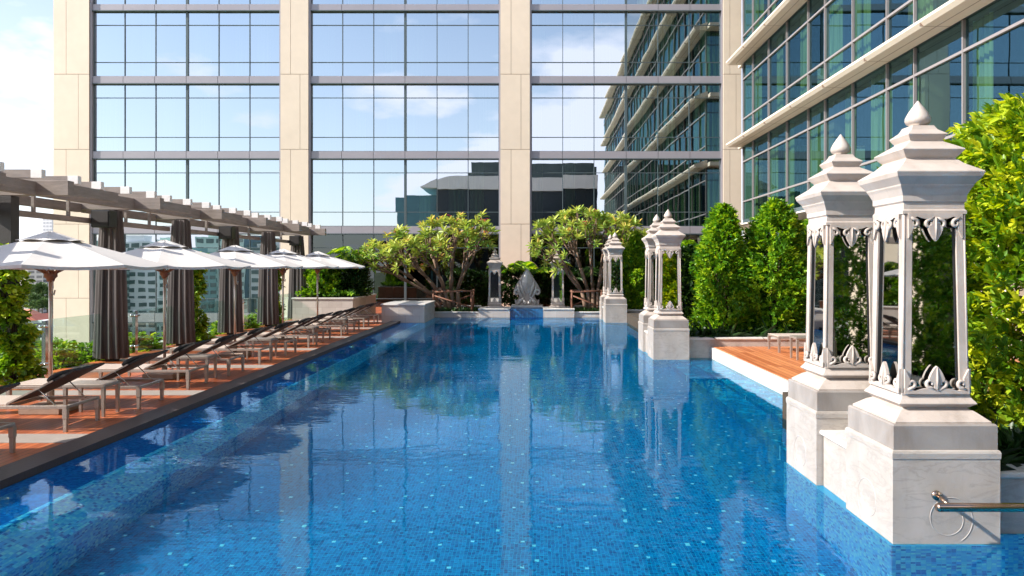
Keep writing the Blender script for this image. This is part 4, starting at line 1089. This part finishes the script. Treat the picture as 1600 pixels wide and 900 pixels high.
# ================================================================== CITY
def tower(x, y, w, d, z1, wallc, winc, label, nf, nb=0, group=None, z0=-30, gloss=.3):
    r = thing('city_tower', (x, y, z0), label, 'building', group)
    wm = M('tower_wall', wallc, .8, .06, .05, bump=.0); gm = M('tower_glass', winc, gloss, .3, .3, bump=.0)
    m = MB(); m.box(x-w/2, x+w/2, y-d/2, y+d/2, z0, z1); build('wall', m, wm, r)
    fh = (z1-z0)/nf; ns = max(2, int(w/4))
    for i in range(nf):
        m = MB(); zb = z0+i*fh
        for s in range(ns):
            a = x-w/2+w*(s+.15)/ns; b = x-w/2+w*(s+.85)/ns
            for yy, sg in ((y-d/2, -1), (y+d/2, 1)): m.box(a, b, min(yy, yy+sg*.12), max(yy, yy+sg*.12), zb+fh*.3, zb+fh*.8)
        for sx in (-1, 1):
            xx = x+sx*w/2
            for s in range(2): m.box(min(xx, xx+sx*.12), max(xx, xx+sx*.12), y-d/2+d*(s+.15)/2, y-d/2+d*(s+.85)/2, zb+fh*.3, zb+fh*.8)
        build('window_band', m, gm, r)
    m = MB(); m.box(x-w*.25, x+w*.25, y-d*.25, y+d*.25, z1+.02, z1+fh*.8); build('rooftop_room', m, wm, r)
    return r
tower(px(30, 520), 520, 16, 14, 3, (.62, .52, .50), (.2, .17, .18), 'pale pink slab tower at the left edge, seen under the parasol', 14)
tower(px(62, 450), 450, 11, 12, 5, (.34, .33, .36), (.05, .06, .08), 'grey tower with dark window columns beside the pink slab', 14)
tower(px(50, 380), 380, 3.6, 12, 1, (.70, .62, .58), (.25, .22, .22), 'narrow cream tower between the pink and grey towers', 12)
tower(px(80, 900), 900, 12, 14, 64, (.72, .70, .74), (.5, .5, .56), 'faint tall tower on the skyline above the largest parasol', 22)  # distance haze put into the colour: wall and windows both pale
# white villa with red roof
vx, vy = px(54, 240), 240
r = thing('white_house', (vx, vy, -30), 'white balconied house with a red pitched roof down in the city', 'house')
m = MB(); m.box(vx-4.5, vx+3.6, vy, vy+10, -30, -15.5); build('wall', m, M('white_render', (.78, .76, .76), .8, .05, .1), r)
m = MB()
for i in range(5): m.box(vx-4.0, vx+3.2, vy-.15, vy-.01, -29+i*2.8, -27.6+i*2.8)
build('window_band', m, M('balcony_shade', (.12, .11, .12), .6, .1), r)  # dark strips painted for the shade inside the balconies
m = MB(); m.add([(vx-5, vy-.6, -15.5), (vx+1, vy-.6, -15.5), (vx-2, vy-.6, -13.6), (vx-5, vy+10, -15.5), (vx+1, vy+10, -15.5), (vx-2, vy+10, -13.6)], [(0, 1, 2), (5, 4, 3), (0, 2, 5, 3), (1, 4, 5, 2), (0, 3, 4, 1)]); build('roof', m, M('red_tile_roof', (.45, .14, .09), .8, .2, 1), r)
r = thing('white_house', (px(30, 300), 300, -30), 'low house with a broad orange tiled roof left of the white house', 'house')
vx = px(28, 300); m = MB(); m.box(vx-9, vx+6, 300, 312, -30, -20); build('wall', m, M('beige_render', (.6, .55, .5), .8, .05, .1), r)
m = MB(); m.add([(vx-10, 299, -20), (vx+7, 299, -20), (vx+2, 305, -15.5), (vx-5, 305, -15.5), (vx-10, 313, -20), (vx+7, 313, -20)], [(0, 1, 2, 3), (1, 5, 2), (5, 4, 3, 2), (4, 0, 3), (0, 4, 5, 1)]); build('roof', m, M('orange_tile_roof', (.55, .22, .14), .8, .2, 1), r)
# trees down in the city
def city_tree(x, y, zc, rad, label):
    root = thing('city_tree', (x, y, -30), label, 'tree', 'trees down in the city'); n = 500
    v = RNG.normal(0, 1, (n, 3)); v /= np.linalg.norm(v, axis=1, keepdims=True); v[:, 2] = np.abs(v[:, 2])*.8-.2
    C = np.array([x, y, zc])+v*rad*(.7+.3*RNG.random((n, 1)))*(1+.2*np.sin(v[:, :1]*7))
    P, D = twigs(C, v/np.linalg.norm(v, axis=1, keepdims=True), 5, rad*.12)
    leaf_mesh('crown', P, D, rad*.16, rad*.09, np.repeat(RNG.random(n), 5), L_far, root)
    m = MB(); m.tube([(x, y, -30), (x, y, zc)], [rad*.08, rad*.04], 6); build('trunk', m, darkbark, root)
ct = ['round tree left of the white house roof', 'broad tree in front of the grey tower', 'tree crown below the pink slab tower', 'low tree beside the orange roof', 'tree crown below the white house', 'tree crown left of and below the white house', 'leafy crown in front of the grey tower base']
for (pxx, pyy, d, rad), lb in zip(((60, 455, 330, 5.5), (48, 472, 290, 5), (20, 470, 350, 8), (66, 478, 260, 4), (58, 560, 180, 7), (20, 545, 190, 8), (74, 462, 360, 6)), ct):
    city_tree(px(pxx, d), d, pz(pyy, d), rad, lb)
# blocks behind the camera to the left, mirrored in the lower glass
def mir(x, path): return (x-834)*path/1120, 80-path
ml = [(225, 300, 17, 13, (.62, .72, .64)), (205, 330, 30, 14, (.26, .40, .36)), (275, 320, 14, 12, (.50, .64, .56)), (305, 280, 8, 8, (.20, .34, .32)), (345, 300, 16, 16, (.45, .58, .52)), (395, 340, 26, 14, (.12, .18, .20)), (430, 290, 13, 11, (.5, .52, .5)), (170, 290, 12, 4, (.3, .38, .36))]
for i, (xp, pa, w, zt_, c) in enumerate(ml):
    x, y = mir(xp, pa)
    tower(x, y, w, 12, zt_, tuple(min(.8, q*1.25) for q in c), (.12, .18, .17), f'city block mirrored in the lower hotel windows, {ordn[i]} of the group behind the pool', 13, group='city blocks mirrored in the hotel glass')
